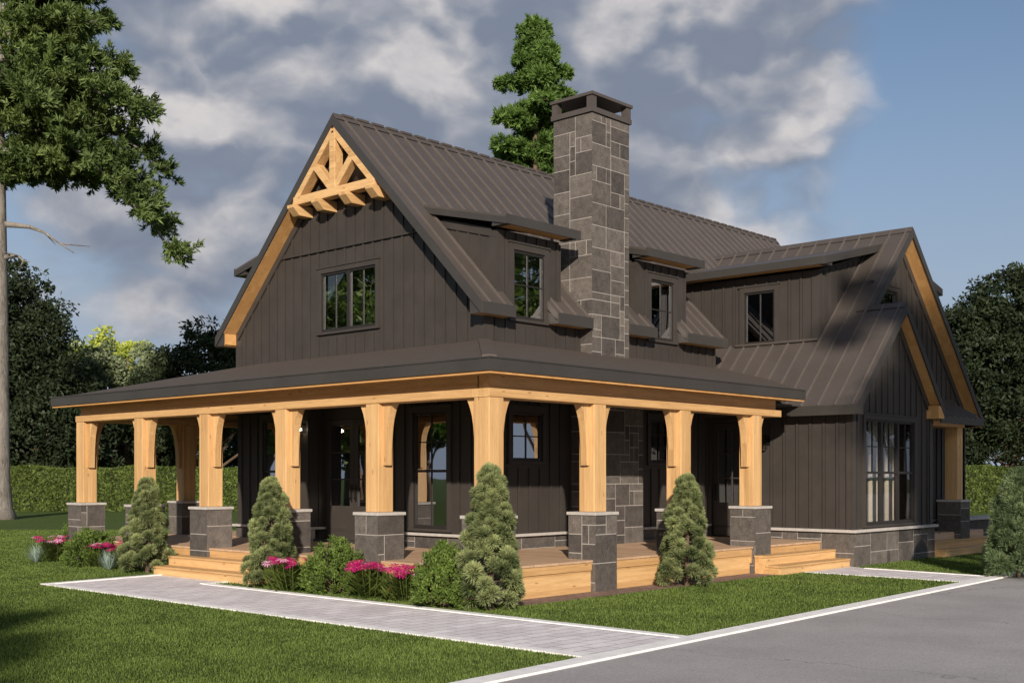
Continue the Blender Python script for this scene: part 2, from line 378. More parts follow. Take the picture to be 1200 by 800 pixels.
# garden path: pavers with a pale border
BW = .16
path_poly = [(-3.10, ky(-3.1)), (-1.05, ky(-1.05)), (-1.05, 5.68), (-.70, 5.68), (-.70, 8.02), (-3.10, 7.75)]
sheet('path', path_poly, .012, M['paver'])
pb = MB()
def strip(mb, a, b, wd, z=.022, th=.04):
    a = np.array(a, float); b = np.array(b, float); t = (b - a) / np.linalg.norm(b - a); n = np.array([-t[1], t[0]]) * wd
    mb.slab([(*a, z), (*b, z), (*(b + n), z), (*(a + n), z)], th)
strip(pb, (-3.10, ky(-3.1)), (-3.10, 7.75), -BW)
strip(pb, (-1.05, ky(-1.05)), (-1.05, 5.68), BW)
strip(pb, (-1.17, 5.68), (-.50, 5.68), BW * .9, .024)
strip(pb, (-3.10, 7.75), (-.70, 8.02), -BW, .026)
tag(pb.build('path_border', M['kerb']), kind='structure')
sheet('side_path', [(8.09, ky(8.1)), (9.62, ky(9.6)), (9.85, -1.15), (10.02, -.71), (8.09, -.71)], .012, M['paver'])
sb_ = MB(); strip(sb_, (8.09, ky(8.1)), (8.09, -.71), -.10); strip(sb_, (9.62, ky(9.6)), (9.85, -1.15), .10); tag(sb_.build('side_path_border', M['kerb']), kind='structure')
sheet('brick_edging', [(.1, -.64), (7.24, -.64), (7.24, -.04), (.1, -.04)], .010, M['brick'])

# ------------------------------------------------------------------ house
HOUSE = empty('house', (0, 0, 0), 'dark brown board and batten country house with a timber wraparound porch', 'house')
PW = .318; YS = [0, 2.475, 4.94, 7.36, 9.76, 12.2]; XS = [2.475, 4.95, 7.40]
DK = .52

def wmap(axis, c, sgn):
    if axis == 'x': return lambda a, z, o: (c - sgn * o, a, z)
    return lambda a, z, o: (a, c - sgn * o, z)
def ztop(top, a):
    for (a0, z0), (a1, z1) in zip(top, top[1:]):
        if a0 - 1e-6 <= a <= a1 + 1e-6: return z0 + (z1 - z0) * (a - a0) / (a1 - a0) if a1 > a0 else z0
    return top[-1][1]
def zsegs(l, r, zb, top, holes):
    mid = (l + r) / 2; hs = sorted((h for h in holes if h[0] < mid < h[1]), key=lambda h: h[2])
    cur = (zb, zb); out = []
    for h in hs:
        tl, tr = ztop(top, l), ztop(top, r)
        out.append((cur[0], min(h[2], tl), min(h[2], tr), cur[1])); cur = (h[3], h[3])
    tl, tr = ztop(top, l), ztop(top, r)
    if tl > cur[0] + .005 or tr > cur[1] + .005: out.append((cur[0], max(tl, cur[0]), max(tr, cur[1]), cur[1]))
    return out
def wall(name, axis, c, sgn, a0, a1, zb, top, holes=(), th=.16, sp=.30, phase=.0, parent=HOUSE, band=None, mat=None):
    """board and batten wall with true openings. top: [(a, z)...]"""
    if isinstance(top, (int, float)): top = [(a0, top), (a1, top)]
    f = wmap(axis, c, sgn); m = MB()
    br = sorted({a0, a1, *[h[0] for h in holes], *[h[1] for h in holes], *[t[0] for t in top]}); br = [b for b in br if a0 <= b <= a1]
    for l, r in zip(br, br[1:]):
        if r - l < .004: continue
        for (bl, tl, tr, brr) in zsegs(l, r, zb, top, holes):
            q = [(l, bl), (r, brr), (r, tr), (l, tl)]
            m.prism([f(a, z, 0) for a, z in q], [f(a, z, th) for a, z in q])
    hb = [(h[0] - .10, h[1] + .10, h[2] - .12, h[3] + .12) for h in holes]
    a = a0 + phase
    bw = .05
    while a < a1 - .02:
        l, r = a, min(a + bw, a1)
        for (bl, tl, tr, brr) in zsegs(l, r, zb, top, hb):
            if tl - bl < .03: continue
            q = [(l, bl), (r, brr), (r, tr - .02), (l, tl - .02)]
            m.prism([f(x, z, -.026) for x, z in q], [f(x, z, .004) for x, z in q])
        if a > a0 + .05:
            m.cm = 1  # dark strip along one side of each batten, painted shadow line
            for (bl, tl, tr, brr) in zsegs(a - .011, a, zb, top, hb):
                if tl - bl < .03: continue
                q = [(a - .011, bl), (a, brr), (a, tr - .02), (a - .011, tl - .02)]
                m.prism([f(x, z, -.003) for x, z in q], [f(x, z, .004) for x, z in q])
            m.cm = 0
        a += sp
    if band:
        for z, l, r in band:
            q = [(l, z + .05), (r, z + .05), (r, z + .075), (l, z + .075)]
            m.prism([f(x, zz, -.055) for x, zz in q], [f(x, zz, .004) for x, zz in q])
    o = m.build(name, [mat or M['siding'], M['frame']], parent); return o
def rect(m, f, a0, a1, z0, z1, o0, o1):
    q = [(a0, z0), (a1, z0), (a1, z1), (a0, z1)]; m.prism([f(a, z, o0) for a, z in q], [f(a, z, o1) for a, z in q])
def window(axis, c, sgn, a0, a1, z0, z1, units=1, nx=2, nz=2, trim=.10, label=None, top_only=False, double=False, gm='glass'):
    f = wmap(axis, c, sgn)
    m = MB()
    # casing boards (same paint as the wall)
    rect(m, f, a0 - trim, a0, z0 - .02, z1 + trim, -.04, .02); rect(m, f, a1, a1 + trim, z0 - .02, z1 + trim, -.04, .02)
    rect(m, f, a0, a1, z1, z1 + trim, -.042, .02)
    rect(m, f, a0 - trim - .02, a1 + trim + .02, z1 + trim, z1 + trim + .03, -.062, .01)
    rect(m, f, a0 - trim - .02, a1 + trim + .02, z0 - .07, z0 - .02, -.065, .02)
    m.cm = 1
    uw = (a1 - a0) / units; fr = .045
    rect(m, f, a0, a1, z0 - .02, z0 + fr, -.01, .07); rect(m, f, a0, a1, z1 - fr, z1, -.01, .07)
    for k_ in range(units + 1):
        x = a0 + k_ * uw; hw = .045 if 0 < k_ < units else fr
        l = x - hw if k_ else x; r = x + hw if k_ < units else x
        if k_ == 0: r = x + fr
        if k_ == units: l = x - fr
        rect(m, f, l, r, z0 + fr, z1 - fr, -.012, .072)
    for k_ in range(units):
        l = a0 + k_ * uw + fr; r = a0 + (k_ + 1) * uw - fr
        zl, zh = z0 + fr, z1 - fr
        if double:
            zm = (z0 + z1) / 2 - .02; rect(m, f, l, r, zm - .025, zm + .025, .0, .06); zl2 = zm + .025
        else: zl2 = zl
        n_ = nx
        for i in range(1, n_):
            x = l + (r - l) * i / n_; rect(m, f, x - .011, x + .011, zl2 if top_only else zl, zh, .012, .045)
        for i in range(1, nz):
            z = zl2 + (zh - zl2) * i / nz; rect(m, f, l, r, z - .011, z + .011, .014, .043)
    o = m.build('window', [M['trim'], M['frame']], HOUSE)
    if label: o['label'] = label
    g = MB(); rect(g, f, a0 + fr, a1 - fr, z0 + fr, z1 - fr, .027, .031)
    g.build('pane', M[gm], o)
    return o

def stones(m, f, a0, a1, z0, z1, seed, proud=.0025, gap=.016, cell=(.15, .125), o0=None):
    """irregular ashlar on a flat face: many stones, one mesh; the mortar bed is built apart"""
    rs = random.Random(seed); W = max(1, round((a1 - a0) / cell[0])); H = max(1, round((z1 - z0) / cell[1]))
    cw, ch = (a1 - a0) / W, (z1 - z0) / H; used = [[False] * W for _ in range(H)]
    sizes = [(4, 2), (3, 2), (4, 3), (2, 2), (3, 3), (3, 1), (2, 1), (4, 1), (1, 2)]
    for j in range(H):
        for i in range(W):
            if used[j][i]: continue
            opts = sizes[:]; rs.shuffle(opts)
            if rs.random() < .6: opts.sort(key=lambda s: -s[0] * s[1] * (.5 + rs.random()))
            for (sw, sh) in opts + [(2, 1), (1, 1)]:
                if i + sw <= W and j + sh <= H and all(not used[j + b][i + a] for a in range(sw) for b in range(sh)):
                    rem = W - (i + sw)
                    if rem == 1 and sw < 4 and i + sw + 1 <= W and all(not used[j + b][i + sw] for b in range(sh)): sw += 1
                    break
            for a in range(sw):
                for b in range(sh): used[j + b][i + a] = True
            l, r = a0 + i * cw, a0 + (i + sw) * cw; zl, zh = z0 + j * ch, z0 + (j + sh) * ch; g = gap / 2
            l += g if i else 0; r -= g if i + sw < W else 0; zl += g; zh -= g if j + sh < H else 0
            pr = -(proud + rs.random() * .004); tone = rs.random()
            q = [(l, zl), (r, zl), (r, zh), (l, zh)]
            m.prism([f(a, z, pr) for a, z in q], [f(a, z, .004) for a, z in q], tone)
def stone_block(name, x0, x1, y0, y1, z0, z1, seed, parent=HOUSE, faces='xyXY', cell=(.15, .125), label=None):
    m = MB(); m.cm = 1; m.box(x0, x1, y0, y1, z0, z1); m.cm = 0
    e = .005
    if 'x' in faces: stones(m, wmap('x', x0, -1), y0 - e, y1 + e, z0, z1, seed, cell=cell)
    if 'X' in faces: stones(m, wmap('x', x1, 1), y0 - e, y1 + e, z0, z1, seed + 1, cell=cell)
    if 'y' in faces: stones(m, wmap('y', y0, -1), x0, x1, z0, z1, seed + 2, cell=cell)
    if 'Y' in faces: stones(m, wmap('y', y1, 1), x0, x1, z0, z1, seed + 3, cell=cell)
    o = m.build(name, [M['stone'], M['mortar']], parent)
    if label: o['label'] = label
    return o

# ---- porch floor
def boards(m, x0, x1, y0, y1, along, zt, bw=.135, gap=.013, th=.035):
    a, b = (y0, y1) if along == 'x' else (x0, x1)
    while a < b - .01:
        e = min(a + bw, b)
        if along == 'x': m.box(x0, x1, a, e - gap, zt - th, zt)
        else: m.box(a, e - gap, y0, y1, zt - th, zt)
        a = e
d = MB(); boards(d, -.07, 2.66, 2.68, 12.57, 'x', DK); boards(d, 2.66, 6.2, 10.64, 12.57, 'x', DK); d.build('deck_boards', M['deck_x'], HOUSE)
d = MB(); boards(d, -.05, 10.0, -.07, 2.674, 'y', DK); d.build('deck_boards', M['deck_y'], HOUSE)
d = MB()
d.box(-.05, -.0, 0, 12.55, .33, DK - .037); d.box(-.03, .02, .02, 12.5, 0, .325)
d.box(.02, 6.2, 12.49, 12.55, 0, DK - .037)
d.build('deck_skirt', M['wood_y'], HOUSE)
d = MB(); d.box(-.05, 7.22, -.05, 0, .355, DK - .037); d.box(-.02, 7.22, -.028, .02, .0, .35); d.box(7.22, 10.0, -.04, .02, .2, DK - .037); d.build('deck_skirt', M['wood_x'], HOUSE)
# stairs
def stair(name, x0, x1, y0, y1, z, nose, along, mat, parent):
    m = MB(); m.box(x0, x1, y0, y1, 0, z - .04)
    n = .018
    m.box(x0 - (n if 'x' in nose else 0), x1, y0 - (n if 'y' in nose else 0), y1 + (n if 'Y' in nose else 0), z - .037, z)
    return m.build(name, mat, parent, bevel=.004)
s0 = stair('stairs', -.37, -.055, 4.96, 8.15, .353, 'x', 'y', M['wood_y'], HOUSE); stair('step', -.69, -.372, 4.96, 8.15, .177, 'x', 'y', M['wood_y'], s0)
s0 = stair('stairs', 7.24, 10.05, -.37, -.125, .353, 'xy', 'x', M['wood_x'], HOUSE); stair('step', 7.24, 10.05, -.69, -.372, .177, 'xy', 'x', M['wood_x'], s0)
# piers + posts
def pier(x, y, seed):
    o = stone_block('stone_pier', x - .12, x + PW + .12, y - .12, y + PW + .12, 0, 1.24, seed, cell=(.15, .155))
    c = MB(); c.box(x - .15, x + PW + .15, y - .15, y + PW + .15, 1.24, 1.292); c.build('cap', M['cap'], o, bevel=.008)
BR = [(0, 0), (.25, 0), (.205, -.07), (.165, -.16), (.13, -.27), (.105, -.40), (.088, -.55), (.076, -.72), (.07, -1.0), (0, -1.0)]
def post(x, y, braces, top=3.05):
    m = MB(); m.box(x, x + PW, y, y + PW, 1.292, top); o = m.build('porch_post', M['wood_z'], HOUSE, bevel=.012)
    c = (x + PW / 2, y + PW / 2); t = .07
    for b in braces:
        m = MB()
        if b[1] == 'y':
            sg = 1 if b[0] == '+' else -1; f0 = y + PW if sg > 0 else y
            m.prism([(c[0] - t, f0 + sg * p, top + q) for p, q in BR], [(c[0] + t, f0 + sg * p, top + q) for p, q in BR])
        else:
            sg = 1 if b[0] == '+' else -1; f0 = x + PW if sg > 0 else x
            m.prism([(f0 + sg * p, c[1] - t, top + q) for p, q in BR], [(f0 + sg * p, c[1] + t, top + q) for p, q in BR])
        m.build('bracket', M['wood_z'], o, bevel=.004)
for i, y in enumerate(YS):
    pier(0, y, 40 + i * 7)
    post(0, y, ['+y', '+x'] if i == 0 else (['-y', '+x'] if i == 5 else ['-y', '+y']))
for i, x in enumerate(XS):
    pier(x, 0, 101 + i * 7); post(x, 0, ['-x', '+x'])
pier(2.475, 12.2, 150); post(2.475, 12.2, ['-x', '+x'])
pier(4.95, 12.2, 157); post(4.95, 12.2, ['-x', '+x'])
# beams
Y1 = 12.2 + PW
m = MB(); m.box(-.012, PW + .012, 0 + PW + .013, Y1 + .012, 3.051, 3.18); m.box(.09, PW - .02, PW + .02, Y1 - .02, 3.182, 3.40); m.build('porch_beam', M['wood_y'], HOUSE, bevel=.006)
m = MB(); m.box(-.012, 8.45, -.012, PW + .012, 3.051, 3.18); m.box(.09, 8.40, .09, PW - .02, 3.182, 3.40); m.build('porch_beam', M['wood_x'], HOUSE, bevel=.006)
m = MB(); m.box(PW + .013, 6.3, 12.2 - .012, Y1 + .012, 3.051, 3.18); m.box(PW + .013, 6.3, 12.22, Y1 - .02, 3.182, 3.40); m.build('porch_beam', M['wood_x'], HOUSE, bevel=.006)
# porch roof: eave z 3.59 at -0.325, slope .243
OV = -.325; YL = 12.95; EZ = 3.575; SL = .245
def pz(dist): return EZ + SL * dist
W0 = 2.8
zt_ = pz(W0 - OV)
m = MB()
ds = W0 - OV
m.slab([(OV, OV, EZ), (OV, YL, EZ), (W0, YL - ds if YL - ds < 10.5 else 10.5, zt_), (W0, W0, zt_)][::-1], .05)
m.slab([(OV, YL, EZ), (7.0, YL, EZ), (7.0, 10.5, pz(YL - 10.5)), (W0, 10.5, pz(YL - 10.5)), (W0, YL - ds, zt_)], .05)
XE = 8.78
m.slab([(OV, OV, EZ), (W0, W0, zt_), (11.6, W0, zt_), (XE, OV, EZ)][::-1], .05)
pr = m.build('porch_roof', M['shingle'], HOUSE)
# hip cap
m = MB(); n_ = np.array([1, -1, 0]) / sqrt(2) * .11
for t0, t1 in ((.25, 3.0),):
    a = np.array([OV + t0, OV + t0, pz(t0) + .03]); b = np.array([OV + t1, OV + t1, pz(t1) + .035])
    m.prism([a - n_ - (0, 0, .06), a - n_ - (0, 0, .01), a, a + n_ - (0, 0, .01), a + n_ - (0, 0, .06)], [b - n_ - (0, 0, .06), b - n_ - (0, 0, .01), b, b + n_ - (0, 0, .01), b + n_ - (0, 0, .06)])
m.build('hip_cap', M['shingle'], pr)
m = MB(); fz0, fz1 = 3.40, 3.578
m.box(OV - .03, OV, OV - .03, YL + .03, fz0, fz1); m.box(OV, XE, OV - .03, OV, fz0, fz1); m.box(OV, 7.0, YL, YL + .03, fz0, fz1)
m.box(OV - .045, OV + .02, OV - .045, YL + .045, fz1, fz1 + .022); m.box(OV + .02, XE, OV - .045, OV + .02, fz1, fz1 + .022); m.box(OV + .02, 7, YL - .02, YL + .045, fz1, fz1 + .022)
m.box(XE, XE + .03, OV - .03, .9, fz0, fz1)
m.build('porch_fascia', M['fascia'], HOUSE)
m = MB(); m.box(OV - .005, OV + .04, OV - .005, YL, 3.362, 3.384); m.box(OV + .04, XE, OV - .005, OV + .04, 3.362, 3.384); m.box(OV, .1, OV, YL, 3.385, 3.40); m.box(.1, XE, OV, .1, 3.385, 3.40); m.box(.02, 7, 12.5, YL, 3.385, 3.40); m.build('porch_soffit', M['soffit_y'], HOUSE)
m = MB(); m.box(.3, 2.8, .3, 12.2, 3.33, 3.36); m.box(2.8, 10.08, .3, 2.8, 3.33, 3.36); m.box(2.8, 7, 10.5, 12.2, 3.33, 3.36); m.build('porch_ceiling', M['ceiling'], HOUSE)

# ---- lower walls (porch level)
HB = .75                     # top of the stone band
# front wall x = 2.8, entry recess between y 5.9 and 7.9
def sill_x(x, y0, y1, z=HB): m = MB(); m.box(x - .085, x + .02, y0, y1, z, z + .05); return m.build('stone_sill', M['cap'], HOUSE, bevel=.005)
def sill_y(y, x0, x1, z=HB): m = MB(); m.box(x0, x1, y - .085, y + .02, z, z + .05); return m.build('stone_sill', M['cap'], HOUSE, bevel=.005)
RY0, RY1 = 5.95, 7.90
wall('front_wall', 'x', 2.8, -1, 2.8, RY0, HB, 3.34, [(3.73, 4.67, .90, 3.08)], phase=.02)
wall('front_wall', 'x', 2.8, -1, RY1, 10.5, HB, 3.34, [(8.62, 9.52, .90, 3.08)], phase=.02)
wall('entry_wall', 'x', 3.2, -1, RY0, RY1, DK, 3.34, [(6.02, 7.84, DK, 3.06)], sp=3)
wall('recess_wall', 'y', RY1, -1, 2.96, 3.2, HB, 3.34, phase=.08)
wall('recess_wall', 'y', RY0, 1, 2.96, 3.2, HB, 3.34, phase=.08)
for (a, b, s_) in ((2.8, RY0, 1), (RY1, 10.5, 9)):
    stone_block('stone_band', 2.76, 2.95, a, b, .4, HB, 200 + s_, faces='x', cell=(.22, .115)); sill_x(2.76, a - (.0), b)
sill_y(RY1 + .01, 2.79, 3.18)
m = MB(); m.box(2.9, 3.2, RY0, RY1, .3, DK + .03); m.build('threshold', M['trim'], HOUSE)
window('x', 2.8, -1, 3.73, 4.67, .90, 3.08, 1, 2, 2, double=True, label='tall dark framed porch window with divided panes')
window('x', 2.8, -1, 8.62, 9.52, .90, 3.08, 1, 2, 2, double=True)
# entry double door
def door_leaf(axis, c, sgn, a0, a1, z0, z1, hside, nx=1, nz=3, gz=1.25):
    f = wmap(axis, c, sgn); m = MB(); st = .13
    rect(m, f, a0, a0 + st, z0, z1, .0, .05); rect(m, f, a1 - st, a1, z0, z1, 0, .05)
    rect(m, f, a0 + st, a1 - st, z1 - st, z1, 0, .05); rect(m, f, a0 + st, a1 - st, z0, gz, .0, .05)
    rect(m, f, a0 + .2, a1 - .2, z0 + .18, gz - .16, -.012, .0); rect(m, f, a0 + .24, a1 - .24, z0 + .22, gz - .20, -.024, -.01)
    for i in range(1, nz):
        z = gz + (z1 - st - gz) * i / nz; rect(m, f, a0 + st, a1 - st, z - .014, z + .014, .008, .042)
    for i in range(1, nx):
        x = a0 + st + (a1 - a0 - 2 * st) * i / nx; rect(m, f, x - .014, x + .014, gz, z1 - st, .009, .041)
    o = m.build('door', M['trim'], HOUSE)
    g = MB(); rect(g, f, a0 + st, a1 - st, gz, z1 - st, .023, .027); g.build('pane', M['glass'], o)
    h = MB(); ha = a0 + .065 if hside < 0 else a1 - .065; hzc = z0 + .95
    rect(h, f, ha - .022, ha + .022, hzc - .16, hzc + .2, -.01, 0)
    h.tube([f(ha, hzc + .13, -.01), f(ha, hzc + .13, -.06), f(ha, hzc - .08, -.06), f(ha, hzc - .08, -.01)], .012, 6)
    h.build('handle', M['black'], o); return o
door_leaf('x', 3.2, -1, 6.03, 6.925, DK + .03, 3.05, 1); door_leaf('x', 3.2, -1, 6.935, 7.83, DK + .03, 3.05, -1)
# left wall y = 10.5 and right wall y = 2.8
wall('side_wall', 'y', 10.5, 1, 2.96, 12, 0, 4.2)
stone_block('stone_band', 2.8, 7, 10.35, 10.54, .0, HB, 260, faces='Y', cell=(.22, .115)); m = MB(); m.box(2.7, 7, 10.52, 10.6, HB, HB + .05); m.build('stone_sill', M['cap'], HOUSE)
H1 = (3.52, 4.38, 2.17, 3.07); H2 = (7.86, 8.72, 2.17, 3.07)
wall('side_wall', 'y', 2.8, -1, 2.96, 10.08, HB, 3.34, [H1, H2], phase=.14)
stone_block('stone_band', 2.8, 5.2, 2.76, 2.95, .4, HB, 270, faces='y', cell=(.24, .115)); sill_y(2.76, 2.7, 5.22)
stone_block('stone_band', 7.1, 10.08, 2.76, 2.95, .4, HB, 275, faces='y', cell=(.24, .115)); sill_y(2.76, 7.08, 10.06)
window('y', 2.8, -1, *H1[:2], H1[2], H1[3], 1, 2, 2); window('y', 2.8, -1, *H2[:2], H2[2], H2[3], 1, 2, 3)

# ---- upper walls
RYc, RZ, RX = 6.65, 9.11, 2.43                   # main ridge
def mz(y): return RZ - abs(RYc - y)
B0 = 4.2
GT = [(2.8, mz(2.8) - .10), (RYc, RZ - .12), (10.5, mz(10.5) - .10)]
WG = (5.75, 7.48, 4.86, 6.06)
wall('gable_wall', 'x', 2.8, -1, 2.8, 10.5, 3.36, GT, [WG], sp=.29, phase=.13, band=[(6.47, 4.5, 8.8)])
window('x', 2.8, -1, *WG[:2], WG[2], WG[3], 2, 2, 1, label='wide two-light window in the front gable reflecting trees')
m = MB()                                          # rake boards and corner boards of the gable
for s_ in (-1, 1):
    y0 = RYc + s_ * 3.85; y1 = RYc
    q = [(y0, mz(y0) - .16), (y1, RZ - .16), (y1, RZ - .40), (y0 - s_ * .0, mz(y0) - .40)]
    m.prism([(2.755, y, z) for y, z in q], [(2.81, y, z) for y, z in q])
m.box(2.757, 2.81, 2.79, 3.02, 4.2, 4.9); m.box(2.757, 2.81, 10.3, 10.51, 4.2, 4.9)
m.box(2.757, 3.0, 2.755, 2.79, 4.2, 4.9)
m.build('rake_board', M['trim'], HOUSE)
D1c, D2c, DHW = 4.02, 8.30, .87
for yc, sg in ((2.8, -1),):
    hs = [(D1c - .46, D1c + .42, 4.82, 6.08), (D2c - .42, D2c + .42, 4.80, 6.06)]
    T = 6.40
    tops = [(2.96, 4.9), (D1c - DHW - .001, 4.9), (D1c - DHW, T), (D1c + DHW, T), (D1c + DHW + .001, 4.9), (D2c - DHW - .001, 4.9), (D2c - DHW, T), (D2c + DHW, T), (D2c + DHW + .001, 4.9), (10.42, 4.9), (10.421, 3.9), (11.3, 4.72), (11.301, 3.4), (19.4, 3.4)]
    wall('upper_side_wall', 'y', yc, sg, 2.96, 19.4, 3.36, tops, hs, sp=.29, phase=.1)
    for h in hs: window('y', yc, sg, h[0], h[1], h[2], h[3], 1, 2, 2, trim=.12)
wall('upper_side_wall', 'y', 10.5, 1, 2.96, 19.4, 3.36, 4.9)
wall('end_wall', 'x', 19.4, 1, 2.8, 10.5, 0, GT, sp=40)
wall('rear_side_wall', 'y', 10.5, 1, 12, 19.4, 0, 3.36, sp=40)
# dormer cheeks
def cheek(x, sgn, s_=-1, T=6.40):
    y0, y1 = 2.8, 4.30
    q = [(2.963, mz(y0) - .2), (y1, mz(y1) - .2), (y1, T + .40), (2.963, T + .04)]
    m = MB(); t = .1
    yy = lambda y: y if s_ < 0 else 2 * RYc - y
    m.prism([(x, yy(a), z) for a, z in q], [(x - sgn * t, yy(a), z) for a, z in q])
    a = y0 + .42
    while a < y1:
        m.prism([(x + sgn * .022, yy(b), z) for b, z in ((a, mz(a) - .2), (a + .045, mz(a) - .2), (a + .045, T + (a - y0) * .26 - .1), (a, T + (a - y0) * .26 - .1))],
                [(x - sgn * .004, yy(b), z) for b, z in ((a, mz(a) - .2), (a + .045, mz(a) - .2), (a + .045, T + (a - y0) * .26 - .1), (a, T + (a - y0) * .26 - .1))]); a += .29
    # top and corner trim
    q = [(y0, T - .16), (y1, T + .24), (y1, T + .36), (y0, T - .04)]
    m.prism([(x + sgn * .035, yy(a), z) for a, z in q], [(x, yy(a), z) for a, z in q])
    m.prism([(x + sgn * .03, yy(a), z) for a, z in ((y0 - .02, 4.8), (y0 + .18, 4.8), (y0 + .18, T - .05), (y0 - .02, T - .05))], [(x, yy(a), z) for a, z in ((y0 - .02, 4.8), (y0 + .18, 4.8), (y0 + .18, T - .05), (y0 - .02, T - .05))])
    return m.build('dormer_cheek', M['siding'], HOUSE)
for c in (D1c, D2c): cheek(c - DHW, -1); cheek(c + DHW, 1)
cheek(D1c - DHW, -1, 1)

# ---- roofs
def ribbed(m, P, eave, up, poly, sp, h=.035, wd=.030, phase=.1):
    """standing seams over a convex polygon lying in a roof plane"""
    P = np.array(P, float); e = np.array(eave, float); e /= np.linalg.norm(e); u = np.array(up, float); u /= np.linalg.norm(u); n = np.cross(e, u); n *= np.sign(n[2])
    q = [((np.array(p) - P) @ e, (np.array(p) - P) @ u) for p in poly]
    a0 = min(x[0] for x in q); a1 = max(x[0] for x in q); a = math.ceil((a0 - phase) / sp) * sp + phase
    while a < a1:
        xs = []
        for (x0, y0), (x1, y1) in zip(q, q[1:] + q[:1]):
            if (x0 - a) * (x1 - a) < 0: xs.append(y0 + (y1 - y0) * (a - x0) / (x1 - x0))
        if len(xs) >= 2:
            lo, hi = min(xs), max(xs)
            if hi - lo > .05:
                cm_ = m.cm; m.cm = 1
                c0 = P + e * a + u * lo; c1 = P + e * a + u * hi
                m.prism([c0 - e * wd / 2 - n * .01, c0 + e * wd / 2 - n * .01, c0 + e * wd / 2 + n * h, c0 - e * wd / 2 + n * h],
                        [c1 - e * wd / 2 - n * .01, c1 + e * wd / 2 - n * .01, c1 + e * wd / 2 + n * h, c1 - e * wd / 2 + n * h]); m.cm = cm_
        a += sp
EY = 2.5                                           # main eave line
XEND = 19.8
def main_side(s_, pieces, dorms):
    yy = lambda y: y if s_ < 0 else 2 * RYc - y
    m = MB(); TH = .15
    def quad(x0, x1, y0, y1, rib=True):
        p = [(x0, yy(y0), mz(yy(y0))), (x1, yy(y0), mz(yy(y0))), (x1, yy(y1), mz(yy(y1))), (x0, yy(y1), mz(yy(y1)))]
        m.slab(p, TH)
        if rib: ribbed(m, (RX, yy(EY), mz(yy(EY))), (1, 0, 0), (0, -s_, 1), p, .40, phase=.22)
    yj = 4.60
    quad(RX, XEND, yj, RYc)
    xs = [RX] + [v for c in dorms for v in (c - DHW + .06, c + DHW - .06)] + [XEND]
    if s_ < 0: xs[-1] = 10.42
    for i in range(0, len(xs), 2): quad(xs[i], xs[i + 1], 2.95, yj)
    for a, b in pieces: quad(a, b, EY, 2.95)
    # ridge cap
    if s_ < 0:
        c = MB(); n_ = 60
        c.prism([(RX - .01, RYc - .12, RZ - .09), (RX - .01, RYc, RZ + .05), (RX - .01, RYc + .12, RZ - .09)], [(XEND, RYc - .12, RZ - .09), (XEND, RYc, RZ + .05), (XEND, RYc + .12, RZ - .09)])
        x = RX + .2
        while x < XEND: c.box(x, x + .30, RYc - .05, RYc + .05, RZ + .02, RZ + .065); x += .40
    o = m.build('roof', [M['metal'], M['seam']], HOUSE)
    if s_ < 0: c.build('ridge_cap', M['metal'], o)
    # eave boxes, soffits
    for a, b in pieces:
        f = MB(); sf = MB()
        y = yy(EY); y2 = yy(2.80)
        lo, hi = sorted((y, y - .03 * (1 if s_ < 0 else -1))); z1 = mz(y)
        f.box(a, b, lo, hi, z1 - .20, z1 + .012)
        lo, hi = sorted((y, y2)); sf.box(a + .02, b - .02, lo, hi, z1 - .185, z1 - .16)
        for x in (a, b - .02): f.prism([(x, yy(t), z) for t, z in ((EY, z1 - .19), (2.8, z1 - .19), (2.8, z1 + .10), (EY, z1 - .12))], [(x + .02, yy(t), z) for t, z in ((EY, z1 - .19), (2.8, z1 - .19), (2.8, z1 + .10), (EY, z1 - .12))])
        f.build('eave_fascia', M['fascia'], o); sf.build('eave_soffit', M['soffit'], o)
    # rake fascia + rake soffit at the front gable
    f = MB(); q = [(EY, mz(EY) + .015), (RYc, RZ + .015), (RYc, RZ - .20), (EY, mz(EY) - .20)]
    f.prism([(RX - .03, yy(y), z) for y, z in q], [(RX, yy(y), z) for y, z in q]); f.build('rake_fascia', M['fascia'], o)
    s2 = MB(); q = [(EY + .02, mz(EY) - .15), (RYc, RZ - .17), (RYc, RZ - .19), (EY + .02, mz(EY) - .19)]
    s2.prism([(RX, yy(y), z) for y, z in q], [(2.8, yy(y), z) for y, z in q])
    z1 = mz(EY); s2.prism([(RX + .03, yy(t), z) for t, z in ((EY + .02, z1 - .19), (2.8, z1 - .19), (2.8, z1 + .08), (EY + .02, z1 - .18))], [(2.8, yy(t), z) for t, z in ((EY + .02, z1 - .19), (2.8, z1 - .19), (2.8, z1 + .08), (EY + .02, z1 - .18))])
    s2.build('rake_soffit', M['soffit_y'], o)
    return o
main_side(-1, [(RX, 3.30), (4.50, 5.55), (6.76, 7.70), (8.82, 10.42)], [D1c, D2c])
main_side(1, [(RX, 3.30), (4.50, XEND)], [D1c])
